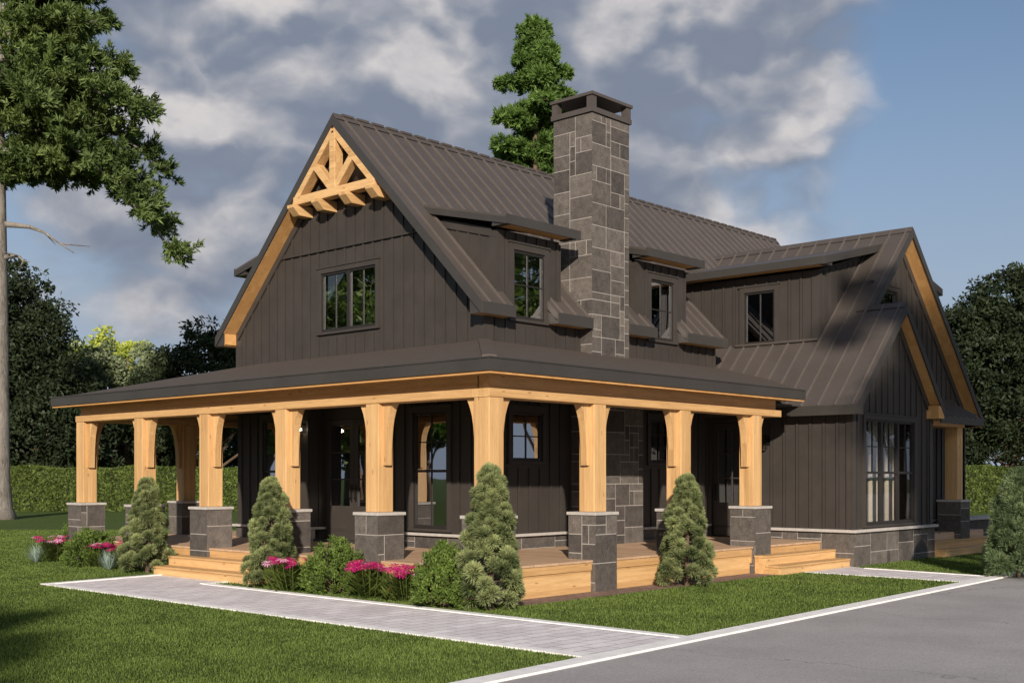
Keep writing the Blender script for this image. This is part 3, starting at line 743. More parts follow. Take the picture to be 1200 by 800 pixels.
def dormer_roof(c, s_=-1, HWR=1.05, x0=None, x1=None):
    yy = lambda y: y if s_ < 0 else 2 * RYc - y
    x0 = c - HWR if x0 is None else x0; x1 = c + HWR if x1 is None else x1
    ye, ze = 2.43, 6.58; sl = .235; yt = 4.80
    zz = lambda y: ze + (y - ye) * sl
    m = MB(); p = [(x0, yy(ye), ze), (x1, yy(ye), ze), (x1, yy(yt), zz(yt)), (x0, yy(yt), zz(yt))]; m.slab(p, .04)
    ribbed(m, (x0, yy(ye), ze), (1, 0, 0), (0, -s_ , sl), p, .40, h=.012, phase=.2)
    o = m.build('dormer_roof', [M['metal'], M['seam']], HOUSE)
    f = MB(); lo, hi = sorted((yy(ye), yy(ye - .03))); f.box(x0, x1, lo, hi, ze - .16, ze + .012)
    for x in (x0, x1 - .03):
        q = [(ye, ze - .16), (yt, zz(yt) - .16), (yt, zz(yt) - .04), (ye, ze - .04)]
        f.prism([(x, yy(a), z) for a, z in q], [(x + .03, yy(a), z) for a, z in q])
    for x in (x0, x1 - .2):                         # boxed returns
        q = [(ye, ze - .155), (2.8, ze - .155), (2.8, ze - .06), (ye, ze - .06)]
        f.prism([(x + .032, yy(a), z) for a, z in q], [(x + .168, yy(a), z) for a, z in q])
    f.build('dormer_fascia', M['fascia'], o)
    s2 = MB(); lo, hi = sorted((yy(ye), yy(2.80))); s2.box(x0 + .2, x1 - .2, lo, hi, ze - .14, ze - .115); s2.build('dormer_soffit', M['soffit'], o)
dormer_roof(D1c); dormer_roof(D2c, HWR=1.07); dormer_roof(D1c, 1)

# ---- truss and corbels in the front gable
m = MB()
def beam_yz(m, y0, z0, y1, z1, t, x0, x1):
    a = np.array([y0, z0]); b = np.array([y1, z1]); d_ = (b - a) / np.linalg.norm(b - a); n = np.array([-d_[1], d_[0]]) * t / 2
    q = [a - n, b - n, b + n, a + n]; m.prism([(x0, *p) for p in q], [(x1, *p) for p in q])
zc_ = 7.57; hw_ = 1.20
XT0, XT1 = 2.40, 2.62
beam_yz(m, RYc - hw_ - .08, zc_, RYc + hw_ + .08, zc_, .17, XT0, XT1)
ra = []
for s_ in (-1, 1):
    beam_yz(m, RYc + s_ * 1.24, RZ - .30 - 1.24, RYc, RZ - .30, .13, XT0 + .004, XT1 - .004)
    beam_yz(m, RYc + s_ * .05, zc_ + .08, RYc + s_ * .56, zc_ + .60, .15, XT0 + .008, XT1 - .03)
m.box(XT0 - .004, XT1 - .01, RYc - .085, RYc + .085, zc_ + .08, RZ - .36)
m.build('gable_truss', M['wood_y'], HOUSE, bevel=.006)['label'] = 'pale timber king post truss under the gable peak'
for y in (RYc - 1.24, RYc - .44, RYc + .44, RYc + 1.24):
    m = MB(); q = [(2.80, zc_ - .30), (2.80, zc_ - .088), (2.30, zc_ - .088), (2.30, zc_ - .15), (2.46, zc_ - .30)]
    if abs(y - RYc) > 1: pass
    m.prism([(x, y - .11, z) for x, z in q], [(x, y + .11, z) for x, z in q]); m.build('corbel', M['wood_x'], HOUSE, bevel=.005)
m = MB(); m.prism([(2.78, RYc - 1.35, zc_ + .1), (2.78, RYc + 1.35, zc_ + .1), (2.78, RYc, RZ - .5)], [(2.76, RYc - 1.35, zc_ + .1), (2.76, RYc + 1.35, zc_ + .1), (2.76, RYc, RZ - .5)]); m.build('gable_vent', M['frame'], HOUSE)

# ---- chimney
CHX0, CHX1, CHY0, CHY1 = 5.56, 6.76, 2.52, 3.50
ch = stone_block('chimney', CHX0, CHX1, CHY0, CHY1, 3.3, 9.02, 500, cell=(.15, .145))
stone_block('chimney_base', 5.24, 7.08, 2.40, 2.9, .4, 3.33, 520, faces='xyX', cell=(.15, .145))
m = MB()
m.box(CHX0 - .045, CHX1 + .045, CHY0 - .045, CHY1 + .045, 9.03, 9.13)
for x in (CHX0 - .03, CHX1 - .11):
    for y in (CHY0 - .03, CHY1 - .11): m.box(x, x + .14, y, y + .14, 9.13, 9.36)
m.box(CHX0 - .06, CHX1 + .06, CHY0 - .06, CHY1 + .06, 9.36, 9.42)
m.prism([(CHX0 - .06, CHY0 - .06, 9.42), (CHX1 + .06, CHY0 - .06, 9.42), (CHX1 + .06, CHY1 + .06, 9.42), (CHX0 - .06, CHY1 + .06, 9.42)], [(CHX0 + .1, CHY0 + .1, 9.45), (CHX1 - .1, CHY0 + .1, 9.45), (CHX1 - .1, CHY1 - .1, 9.45), (CHX0 + .1, CHY1 - .1, 9.45)])
m.build('chimney_cap', M['metal'], ch)
m = MB(); m.box(CHX0 + .2, CHX1 - .2, CHY0 + .2, CHY1 - .2, 9.05, 9.2); m.build('flue', M['black'], ch)
m = MB(); m.box(CHX0 - .03, CHX1 + .03, 3.50, 3.9, 5.8, 6.3); m.build('flashing', M['metal'], ch)

# ---- wing
WX0, WX1, WYf, WYs = 10.08, 18.1, .12, -.73          # big gable front, small gable front
GXc, GZ, GRY = 14.09, 7.65, -.23                     # big ridge
def gz(x): return GZ - abs(GXc - x)
SXc, SZ, SRY = 12.05, 5.61, -1.0                     # small ridge
SXR, SZR = 14.02, 3.45
def sz(x): return gz(x) if x <= SXc else SZ - (x - SXc) * (SZ - SZR) / (SXR - SXc)
WB = (1.70, 2.68, DK, 3.06)
wall('wing_wall', 'x', 10.08, -1, WYs, 2.8, HB, [(WYs, 3.45), (2.8, 3.45)], [(WB[0], WB[1], HB, WB[3])], sp=.31, phase=.0)
m = MB(); m.box(10.05, 10.10, WYs + .0, WYs + .13, HB, 3.3); m.box(10.04, 10.18, WYs - .03, WYs, HB, 3.4); m.build('corner_board', M['trim'], HOUSE)
m = MB(); m.box(13.85, 14.0, WYs - .03, WYs, HB, 3.4); m.build('corner_board', M['trim'], HOUSE)
door_leaf('x', 10.12, -1, WB[0] + .01, WB[1] - .01, DK + .02, 3.05, 1, 2, 3, 1.28)
m = MB(); f = wmap('x', 10.08, -1)
rect(m, f, WB[0] - .11, WB[0], DK, 3.17, -.04, .02); rect(m, f, WB[1], WB[1] + .11, DK, 3.17, -.04, .02); rect(m, f, WB[0], WB[1], 3.06, 3.17, -.042, .02)
m.build('door_casing', M['trim'], HOUSE)
stone_block('stone_base', 10.03, 14.05, -.78, 1.6, 0, .70, 601, faces='xy', cell=(.19, .14))
m = MB(); m.box(9.95, 14.1, -.86, -.70, .705, .765); m.box(9.95, 10.11, -.70, 1.6, .705, .765); m.build('stone_sill', M['cap'], HOUSE, bevel=.006)
ST = [(10.1, sz(10.1) - .12), (SXc, SZ - .14), (14.0, sz(14.0) - .12)]
W3 = (10.62, 13.02, .86, 3.07)
wall('small_gable_wall', 'y', WYs, -1, 10.1, 14.0, HB, ST, [W3], sp=.29, phase=.15)
window('y', WYs, -1, *W3[:2], W3[2], W3[3], 3, 2, 2, top_only=True, double=True, gm='glass_clear', label='triple dark framed window in the small gable with curtains behind')
m = MB()
for (a, b) in ((10.0, SXc), (14.0, SXc)):
    q = [(a, sz(a) - .17), (b, SZ - .17), (b, SZ - .40), (a, sz(a) - .40)]
    m.prism([(x, WYs - .045, z) for x, z in q], [(x, WYs + .01, z) for x, z in q])
m.build('rake_board', M['trim'], HOUSE)
BT = [(10.1, gz(10.1) - .12), (GXc, GZ - .14), (WX1, gz(WX1) - .12)]
WS = (12.75, 14.0, 5.2, 6.18)
wall('big_gable_wall', 'y', WYf, -1, 10.1, WX1, 0, BT, [WS], sp=.29, phase=.1)
window('y', WYf, -1, *WS[:2], WS[2], WS[3], 1, 2, 2)
m = MB()
q = [(WX1, gz(WX1) - .17), (GXc, GZ - .17), (GXc, GZ - .40), (WX1, gz(WX1) - .40)]
m.prism([(x, WYf - .045, z) for x, z in q], [(x, WYf + .01, z) for x, z in q])
q = [(12.0, gz(12.0) - .17), (GXc, GZ - .17), (GXc, GZ - .40), (12.0, gz(12) - .40)]
m.prism([(x, WYf - .045, z) for x, z in q], [(x, WYf + .01, z) for x, z in q]); m.build('rake_board', M['trim'], HOUSE)
wall('wing_end_wall', 'x', WX1, 1, WYf, 2.8, 0, gz(WX1) - .1)
wall('small_gable_side', 'x', 14.0, 1, WYs, WYf, 0, 3.45)
sill_y(WYf - .03, 14.1, 17.9); stone_block('stone_band', 14.1, 17.9, .10, .2, .5, .74, 640, faces='y', cell=(.2, .12))
# wing roof, left slope (plane z = x - 6.44)
D3X = 11.34; D3Y0 = .70
m = MB(); TH = .15
def lq(pts, rib=True, mir=False):
    g = lambda x: 2 * GXc - x if mir else x
    p = [(g(x), y, gz(x)) for x, y in pts]; m.slab(p, TH)
    if rib: ribbed(m, (g(9.74), SRY, gz(9.74)), (0, 1, 0), (-1 if mir else 1, 0, 1), p, .385, phase=.12)
EX = 9.76
lq([(EX, SRY), (SXc, SRY), (SXc, GRY - .001), (EX, GRY - .001)])
lq([(EX, GRY), (D3X, GRY), (D3X, 2.8), (EX, 2.8)]); lq([(10.42, 2.801), (D3X, 2.801), (D3X, 4.6), (10.42, 4.6)])
lq([(D3X, GRY), (13.55, GRY), (13.55, D3Y0 + .05), (D3X, D3Y0 + .05)])
lq([(13.55, GRY), (GXc, GRY), (GXc, 5.19), (13.55, 4.75)])
lq([(EX, GRY), (13.6, GRY), (13.6, D3Y0 + .05), (EX, D3Y0 + .05)], mir=True); lq([(EX, D3Y0 + .05), (D3X, D3Y0 + .05), (D3X, 2.8), (EX, 2.8)], mir=True); lq([(13.55, GRY), (GXc, GRY), (GXc, 5.19), (13.55, 4.75)], False, True)
# small gable right slope
p = [(SXc, SRY, SZ), (SXR, SRY, SZR), (SXR, WYf, SZR), (SXc, WYf, SZ)]; m.slab(p, TH)
wr = m.build('wing_roof', [M['metal'], M['seam']], HOUSE)
c = MB()
c.prism([(GXc - .11, GRY - .01, GZ - .08), (GXc, GRY - .01, GZ + .05), (GXc + .11, GRY - .01, GZ - .08)], [(GXc - .11, 5.15, GZ - .08), (GXc, 5.15, GZ + .05), (GXc + .11, 5.15, GZ - .08)])
c.prism([(SXc - .11, SRY - .01, SZ - .08), (SXc, SRY - .01, SZ + .045), (SXc + .11, SRY - .01, SZ - .09)], [(SXc - .11, WYf, SZ - .08), (SXc, WYf, SZ + .045), (SXc + .11, WYf, SZ - .09)])
c.build('ridge_cap', M['metal'], wr)
f = MB(); sf = MB()
f.box(EX - .03, EX, SRY, .75, gz(EX) - .19, gz(EX) + .012)          # left eave fascia
sf.box(EX, 10.03, SRY + .3, .75, gz(EX) - .17, gz(EX) - .15); f.box(EX, 10.02, SRY, SRY + .02, gz(EX) - .19, gz(EX) - .01)
def rake(pts, y0, wally):
    (xa, za), (xb, zb) = pts
    q = [(xa, za + .015), (xb, zb + .015), (xb, zb - .20), (xa, za - .20)]; f.prism([(x, y0 - .03, z) for x, z in q], [(x, y0, z) for x, z in q])
    q = [(xa, za - .155), (xb, zb - .155), (xb, zb - .185), (xa, za - .185)]; sf.prism([(x, y0, z) for x, z in q], [(x, wally, z) for x, z in q])
rake([(EX + .2, gz(EX + .2)), (SXc, SZ)], SRY, WYs); f.prism([(x, SRY - .03, z) for x, z in ((EX - .02, gz(EX) - .0), (EX + .2, gz(EX + .2) + .015), (EX + .2, gz(EX) - .19), (EX - .02, gz(EX) - .19))], [(x, SRY, z) for x, z in ((EX - .02, gz(EX) - .0), (EX + .2, gz(EX + .2) + .015), (EX + .2, gz(EX) - .19), (EX - .02, gz(EX) - .19))]); rake([(SXR, SZR), (SXc, SZ)], SRY, WYs)
rake([(SXc, gz(SXc)), (GXc, GZ)], GRY, WYf); rake([(18.42, gz(18.42)), (GXc, GZ)], GRY, WYf)
sf.prism([(SXR - .30, SRY - .02, SZR + .02), (SXR - .30, SRY - .02, SZR - .27), (SXR, SRY - .02, SZR - .27), (SXR, SRY - .02, SZR - .02)], [(SXR - .30, WYs, SZR + .02), (SXR - .30, WYs, SZR - .27), (SXR, WYs, SZR - .27), (SXR, WYs, SZR - .02)])
f.box(SXR, SXR + .03, SRY, WYf, SZR - .2, SZR + .01)
f.build('rake_fascia', M['fascia'], wr); sf.build('rake_soffit', M['soffit'], wr)
# D3: shed dormer on the left slope
H3 = (1.80, 2.60, 4.93, 6.12)
wall('dormer_wall', 'x', D3X, -1, D3Y0, 4.5, 4.6, [(D3Y0, 6.46), (4.0, 6.46), (4.5, 6.8)], [H3], sp=.29, phase=.12)
window('x', D3X, -1, *H3[:2], H3[2], H3[3], 1, 2, 1, trim=.12)
m = MB(); q = [(D3X, 4.7), (13.6, 7.0), (13.6, 7.1), (D3X, 6.46)]
m.prism([(x, D3Y0, z) for x, z in q], [(x, D3Y0 + .1, z) for x, z in q])
a = D3X + .2
while a < 13.4:
    zb_, zt2 = gz(a) - .1, 6.46 + (a - D3X) * .27 - .05
    m.box(a, a + .045, D3Y0 - .022, D3Y0 + .004, zb_, zt2); a += .29
m.box(D3X - .03, D3X, D3Y0 - .03, D3Y0 + .13, 4.85, 6.46); m.box(D3X, D3X + .12, D3Y0 - .03, D3Y0, 4.9, 6.46)
m.build('dormer_cheek', M['siding'], HOUSE)
for mir in (False, True):
    g = lambda x: 2 * GXc - x if mir else x
    m = MB(); xe, ze, sl = 10.94, 6.655, .235; xt = 13.75; zx = lambda x: ze + (x - xe) * sl; ya, yb = .38, (4.2 if not mir else 4.2)
    p = [(g(xe), ya, ze), (g(xe), yb, ze), (g(xt), 4.9, zx(xt)), (g(xt), ya, zx(xt))]; m.slab(p, .04)
    o = m.build('dormer_roof', [M['metal'], M['seam']], HOUSE)
    f = MB(); lo, hi = sorted((g(xe), g(xe - .03))); f.box(lo, hi, ya, yb, ze - .16, ze + .012)
    q = [(xe, ze - .16), (xt, zx(xt) - .16), (xt, zx(xt) + .01), (xe, ze + .01)]; f.prism([(g(x), ya - .03, z) for x, z in q], [(g(x), ya, z) for x, z in q])
    q = [(xe, ze - .15), (D3X, ze - .15), (D3X, ze - .06), (xe, ze - .06)]; f.prism([(g(x), ya + .001, z) for x, z in q], [(g(x), ya + .16, z) for x, z in q])
    f.build('dormer_fascia', M['fascia'], o)
    s2 = MB(); lo, hi = sorted((g(xe), g(D3X))); s2.box(lo, hi, ya + .17, yb, ze - .14, ze - .115); s2.build('dormer_soffit', M['soffit_y'], o)
wall('dormer_wall', 'x', 2 * GXc - D3X, 1, D3Y0, 2.8, 4.6, 6.46, sp=40)
# flashing strip at the foot of the D3 wall
m = MB(); m.box(D3X - .09, D3X + .02, D3Y0, 2.8, 4.88, 4.93); m.build('wall_flashing', M['metal'], wr)

# ---- small porch at the right end
PX, PY = 15.88, -.58
pier(PX, PY, 700); post(PX, PY, [])
m = MB(); m.box(14.03, PX + PW + .1, PY - .01, PY + PW + .01, 3.051, 3.16); m.build('porch_beam', M['wood_x'], HOUSE)
m = MB(); m.box(PX + .02, PX + PW - .02, PY + PW + .012, .1, 3.051, 3.16); m.build('porch_beam', M['wood_y'], HOUSE)
m = MB(); EE = [(14.03, -.92), (16.55, -.92)]
p = [(14.03, -.92, 3.24), (16.55, -.92, 3.24), (17.1, .1, 3.78), (14.03, .1, 3.78)]; m.slab(p, .04); ribbed(m, p[0], (1, 0, 0), (0, 1.02, .54), p, .36)
m.slab([(16.55, -.92, 3.24), (17.6, .1, 3.24), (17.1, .1, 3.78)], .04)
o = m.build('porch_roof', [M['metal'], M['seam']], HOUSE)
m = MB(); m.box(14.03, 16.58, -.95, -.92, 3.09, 3.25); m.prism([(16.55, -.95, 3.09), (17.63, .1, 3.09), (17.6, .1, 3.09), (16.52, -.92, 3.09)], [(16.55, -.95, 3.25), (17.63, .1, 3.25), (17.6, .1, 3.25), (16.52, -.92, 3.25)]); m.build('porch_fascia', M['fascia'], o)
m = MB(); m.slab([(14.03, -.92, 3.175), (16.55, -.92, 3.175), (17.5, .08, 3.175), (14.03, .08, 3.175)], .012); m.build('porch_soffit', M['soffit'], o)
d = MB(); d.box(14.06, 17.6, -.55, .09, 0, DK); d.build('deck_boards', M['deck_x'], HOUSE)
s0 = stair('stairs', 14.07, 17.7, -.74, -.552, .353, 'y', 'x', M['wood_x'], HOUSE); stair('step', 14.07, 17.85, -1.02, -.742, .177, 'y', 'x', M['wood_x'], s0)

# ---- lantern, floors inside, curtains, furniture behind glass
def lantern(axis, c, sgn, a, z):
    f = wmap(axis, c, sgn); m = MB(); rect(m, f, a - .05, a + .05, z - .08, z + .1, -.02, 0)
    m.tube([f(a, z + .06, -.02), f(a, z + .14, -.10), f(a, z + .10, -.14)], .012, 6)
    rect(m, f, a - .06, a + .06, z + .08, z + .1, -.2, -.08); rect(m, f, a - .045, a + .045, z - .16, z - .145, -.185, -.095)
    for da in (-.045, .037):
        for oo in (-.185, -.103): rect(m, f, a + da, a + da + .008, z - .15, z + .08, oo, oo + .008)
    o = m.build('wall_lantern', M['black'], HOUSE); return o, f(a, z - .02, -.14)
lo_, bp = lantern('x', 2.8, -1, 8.05, 2.87)
bmm = bmesh.new(); bmesh.ops.create_uvsphere(bmm, u_segments=12, v_segments=8, radius=.035); me = D2.meshes.new('bulb'); bmm.to_mesh(me); bmm.free()
me.materials.append(M['bulb']); b_ = D2.objects.new('bulb', me); COL.objects.link(b_); b_.location = bp; b_.parent = lo_
lantern('x', 10.08, -1, 1.25, 2.62)
m = MB(); m.box(3.0, 19.3, 3.0, 10.3, .3, .5); m.box(10.3, 17.9, .3, 3.0, .3, .5); m.box(10.3, 13.9, -.5, .3, .3, .5); m.build('ground_floor', M['furn'], HOUSE)
m = MB(); m.box(3.0, 19.3, 2.97, 10.3, 3.4, 3.6); m.box(10.3, 17.9, .3, 2.97, 3.4, 3.55); m.box(10.25, 13.9, -.5, .3, 3.25, 3.4); m.build('upper_floor', M['interior'], HOUSE)
m = MB(); m.box(7.2, 7.3, 3.0, 10.3, .5, 3.4); m.box(7.2, 7.3, 3.0, 10.3, 3.6, 7.0); m.box(3.2, 7.2, 5.6, 5.7, .5, 3.4); m.box(3.2, 7.2, 8.1, 8.2, .5, 3.4); m.box(13.0, 13.1, -.5, 3, 3.7, 5.6); m.box(10.4, 14, 2.9, 3.0, .5, 3.2); m.box(7.3, 13, 6.5, 6.6, 3.6, 7.6)
m.build('inner_wall', M['interior'], HOUSE)
def curtain(axis, c, a0, a1, z0, z1, label):
    m = MB(); n = 40; pts = []
    for i in range(n + 1):
        a = a0 + (a1 - a0) * i / n; o = .03 * sin(i * 1.25) + .008 * sin(i * 3.1); pts.append((a, o))
    for (p, q) in zip(pts, pts[1:]):
        if axis == 'y': m.poly([(p[0], c + p[1], z0), (q[0], c + q[1], z0), (q[0], c + q[1], z1), (p[0], c + p[1], z1)], [(0, 1, 2, 3)])
        else: m.poly([(c + p[1], p[0], z0), (c + q[1], q[0], z0), (c + q[1], q[0], z1), (c + p[1], p[0], z1)], [(0, 1, 2, 3)])
    return tag(m.build('curtain', M['curtain'], fix=False), label, 'curtain', 'cream curtains behind the triple window')
u3 = (W3[1] - W3[0]) / 3
for i, nm in enumerate(('leftmost', 'middle', 'rightmost')):
    a = W3[0] + i * u3
    curtain('y', WYs + .32, a + .05, a + .50, .75, 3.15, f'cream curtain hanging behind the {nm} light of the triple window')

# ------------------------------------------------------------------ low stone wall on the right
lw = empty('garden_wall', (18, .3, 0), 'low stone garden wall with a pale cap beside the right steps', 'wall')
def reloc(o, e): o.location = (-e.location.x, -e.location.y, -e.location.z); return o
reloc(stone_block('stone_face', 17.95, 21.5, .0, .35, 0, .72, 800, parent=lw, faces='xy', cell=(.25, .18)), lw)
m = MB(); m.box(17.88, 21.6, -.07, .42, .722, .79); m.box(17.90, 17.98, -.03, .0, 0, .72); m.box(19.4, 19.48, -.03, 0, 0, .72); reloc(m.build('cap', M['cap'], lw), lw)

# ------------------------------------------------------------------ vegetation
def leafmesh(name, c, ax, wv, mat, parent, tone=None, tri=False, loc=(0, 0, 0)):
    """c centres, ax half-length vectors, wv half-width vectors -> one quad (or triangle) per leaf"""
    n = len(c); c = np.asarray(c, np.float32) - np.array(loc, np.float32)
    if tri: V = np.stack([c - wv, c + wv, c + ax], 1); k = 3
    else: V = np.stack([c - ax, c + wv, c + ax, c - wv], 1); k = 4
    me = D2.meshes.new(name); me.vertices.add(n * k); me.vertices.foreach_set('co', V.astype(np.float32).ravel())
    me.loops.add(n * k); me.loops.foreach_set('vertex_index', np.arange(n * k, dtype=np.int32))
    me.polygons.add(n); me.polygons.foreach_set('loop_start', np.arange(0, n * k, k, dtype=np.int32)); me.polygons.foreach_set('loop_total', np.full(n, k, np.int32))
    me.update(calc_edges=True)
    if tone is None: tone = rng.random(n)
    a = me.attributes.new('tone', 'FLOAT', 'POINT'); a.data.foreach_set('value', np.repeat(tone, k).astype(np.float32))
    me.materials.append(mat)
    o = D2.objects.new(name, me); COL.objects.link(o)
    if parent is not None: o.parent = parent
    return o
def unit(n):
    v = rng.normal(size=(n, 3)); return v / np.linalg.norm(v, axis=1, keepdims=True)
def nrm(v): return v / (np.linalg.norm(v, axis=1, keepdims=True) + 1e-9)

def broadleaf(name, base, lobes, nleaf, leaf, mat, label, cat='tree', group=None, trunk=.35, clump=.9, tm='bark2', shell=.55):
    """lobes: (dx, dy, z, rx, rz). Leaves gathered in clumps near the lobe surfaces, gaps between them."""
    e = empty(name, base, label, cat, group)
    C = []; W = np.array([l[3] ** 2 * l[4] for l in lobes]); W = W / W.sum()
    ncl = max(30, nleaf // 90)
    for l, w_ in zip(lobes, W):
        k = max(6, int(ncl * w_)); u = unit(k); rr = (shell + (1.06 - shell) * rng.random(k) ** .6)[:, None]
        C.append(np.array([l[0], l[1], l[2]]) + u * np.array([l[3], l[3], l[4]]) * rr)
    C = np.concatenate(C); C = C[C[:, 2] > .3]
    idx = rng.integers(0, len(C), nleaf); cr = clump * (.55 + .8 * rng.random(len(C)))
    off = unit(nleaf) * (rng.random(nleaf) ** .45)[:, None] * cr[idx][:, None] * np.array([1, 1, .7])
    P = C[idx] + off
    ax = nrm(off + unit(nleaf) * .9 * cr[idx][:, None]) * (leaf * (.6 + .8 * rng.random(nleaf)))[:, None]
    wv = nrm(np.cross(ax, unit(nleaf))) * leaf * .42
    tone = np.clip(.35 + .5 * rng.random(len(C))[idx] * 1 + .25 * rng.random(nleaf) - .15, 0, 1)
    leafmesh('crown', P, ax, wv, mat, e, tone)
    t = MB(); top = max(l[2] for l in lobes)
    t.tube([(0, 0, -.1), (.05, .03, top * .25), (-.1, .1, top * .6), (0, 0, top)], [trunk * 1.3, trunk, trunk * .6, trunk * .2], 10)
    for l in lobes:
        for q in range(3):
            s_ = np.array([0, 0, top * (.18 + .15 * q)]); d_ = np.array([l[0], l[1], l[2]]) + unit(1)[0] * l[3] * .6
            t.tube([s_, s_ * .5 + d_ * .5 + (0, 0, .3), d_], [trunk * .35, trunk * .2, .03], 6)
    t.build('trunk', M[tm], e, smooth=True)
    return e

# --- pines: limbs with branchlets that carry needle sprays
def pine(name, base, height, tr, limbs, mat, label, spray=.42, dens=1.0, tm='bark', lean=(0, 0), needle_w=.05, bare=(), flare=1.5):
    e = empty(name, base, label, 'tree')
    t = MB(); zs = [-.1, .5, 1.6, height * .3, height * .6, height]
    def tx(z): k = z / height; return np.array([lean[0] * k, lean[1] * k, z])
    t.tube([tx(z) for z in zs], [tr * flare, tr * 1.22, tr * 1.03, tr * .85, tr * .5, .05], 18)
    P = []; A = []; T = []
    def addspray(p, d_, s_, tone):
        n = int(16 * dens); a = nrm(np.array(d_)[None] * .9 + unit(n) * .75 + np.array([0, 0, .12])) * (s_ * (.5 + .6 * rng.random(n)))[:, None]
        P.append(np.array(p)[None] + a * .5 + unit(n) * s_ * .12); A.append(a * .5); T.append(np.full(n, tone) + rng.random(n) * .3)
    for (z, az, ln, rise, droop) in limbs:
        s_ = tx(z); h = np.array([cos(az), sin(az), 0]); side = np.array([-sin(az), cos(az), 0]); pts = []
        nseg = 9; ph = rng.random() * 6
        for i in range(nseg + 1):
            k = i / nseg; pts.append(s_ + h * ln * k + np.array([0, 0, rise * k - droop * k * k]) + side * sin(k * 4 + ph) * ln * .035 + unit(1)[0] * ln * .012)
        t.tube(pts, [tr * .30 * (1 - .9 * i / nseg) * min(1, ln / 5) + .012 for i in range(nseg + 1)], 6)
        for i in range(1, nseg + 1):
            k = i / nseg; p0 = pts[i]
            for sd in (-1, 1):
                for rep in range(2):
                    bl = ln * (.30 * (1.12 - k) + .10) * (.6 + .7 * rng.random())
                    dr = nrm((h * .6 + side * sd * (.5 + .6 * rng.random()) + np.array([0, 0, rng.normal() * .22 + .05]))[None])[0]
                    q = p0 + dr * bl; t.tube([p0, q], [.03, .008], 4, cap=False)
                    tone = rng.random() * .6
                    ns = max(2, int(bl / (spray * .33)))
                    for j in range(1, ns + 1):
                        pp = p0 + dr * bl * j / ns + unit(1)[0] * spray * .35; rng.random() < .8 and addspray(pp, dr, spray * (1.05 - .2 * j / ns), tone)
                        if rng.random() < .7: addspray(pp + unit(1)[0] * spray * .7, dr * .4 + unit(1)[0], spray * .8, tone)
        addspray(pts[-1], h, spray * 1.2, .5); addspray(pts[-1] - h * .3, h, spray * 1.2, .5)
    for (z, az, ln, rise, droop) in bare:
        s_ = tx(z); h = np.array([cos(az), sin(az), 0]); pts = [s_ + h * ln * k + np.array([0, 0, rise * k - droop * k * k]) + unit(1)[0] * .08 for k in np.linspace(0, 1, 6)]
        t.tube(pts, [.16, .12, .09, .06, .04, .015], 6)
        for q in (2, 3, 4): t.tube([pts[q], pts[q] + h * ln * .18 + unit(1)[0] * .7], [.04, .008], 4)
    P = np.concatenate(P); A = np.concatenate(A); T = np.clip(np.concatenate(T), 0, 1)
    Wv = nrm(np.cross(A, unit(len(A)))) * needle_w
    leafmesh('crown', P, A, Wv, mat, e, T)
    t.build('trunk', M[tm], e, smooth=True)
    return e
az_r = math.atan2(rv[1], rv[0])                    # picture-right as a world azimuth
# the big pine at the left edge
rs = random.Random(3)
lim = []
for z, off, ln, ri, dr in [(17.0, .02, 7.5, .9, 6.4), (16.6, -.28, 6.8, .8, 4.6), (16.2, .30, 7.2, .6, 5.0), (17.8, .12, 6.8, 1.4, 4.0), (15.6, .1, 4.4, 1.2, 1.8), (15.0, -.4, 3.6, 1.0, 1.2), (15.2, .5, 3.8, 1.0, 1.4), (14.6, .0, 2.6, .8, .8), (18.4, -.2, 6.4, 1.4, 2.6), (18.8, .35, 5.8, 1.6, 2.2), (19.6, .0, 5.2, 1.6, 1.8), (20.4, -.35, 4.4, 1.5, 1.2),
                      (21.0, .25, 4.3, 1.5, 1.0), (21.8, -.05, 4.2, 1.5, .9), (22.6, .3, 4.0, 1.5, .8), (23.6, -.15, 4.0, 1.4, .6), (17.4, .8, 4.6, 1.2, 2.0), (17.6, -.8, 4.6, 1.2, 2.0), (19.0, .9, 4.0, 1.2, 1.4)]:
    lim.append((z, az_r + off, ln, ri, dr))
for z in np.arange(14.8, 29, 1.3): lim.append((z, rs.random() * 6.28, 2.6 + 2.6 * rs.random() * (31 - z) / 14, 1.3, 1.2))
pine('tall_pine', at(-3, 50.5), 31, .50, lim, M['pine'], 'tall pine with bare grey lower trunk at the left edge of the lawn', spray=.46, dens=1.05, bare=[(12.6, az_r + .1, 3.2, .3, 1.5), (11.2, az_r - .2, 1.6, .3, .6)], needle_w=.036, flare=1.75)
# pine behind the roof
lim = []; bp_ = at(627, 48); Htop = hz(8, 48) - .35
rs = random.Random(5)
z = 9.0
while z < Htop - .5:
    k = (Htop - z) / (Htop - 9)
    for q in range(4 if z > 12 else 3):
        lim.append((z + rs.random() * .4, rs.random() * 6.28, (.24 + 3.1 * k ** .85) * (.66 + .5 * rs.random()), .55, .35 + .3 * k))
    z += .56
lim += [(13.0, az_r + pi, 2.6, 1.1, .6), (10.6, az_r + pi + .1, 2.8, .6, .7), (11.2, az_r + pi - .3, 2.4, .7, .5), (10.2, az_r + .2, 2.3, .5, .5)]
pine('pine', bp_, Htop, .24, lim, M['pine2'], 'bright green pine rising behind the roof left of the chimney', spray=.33, dens=1.25, tm='bark2', needle_w=.030, flare=1.2)

def T(u, v0, D): return at(u, D), hz(v0, D)
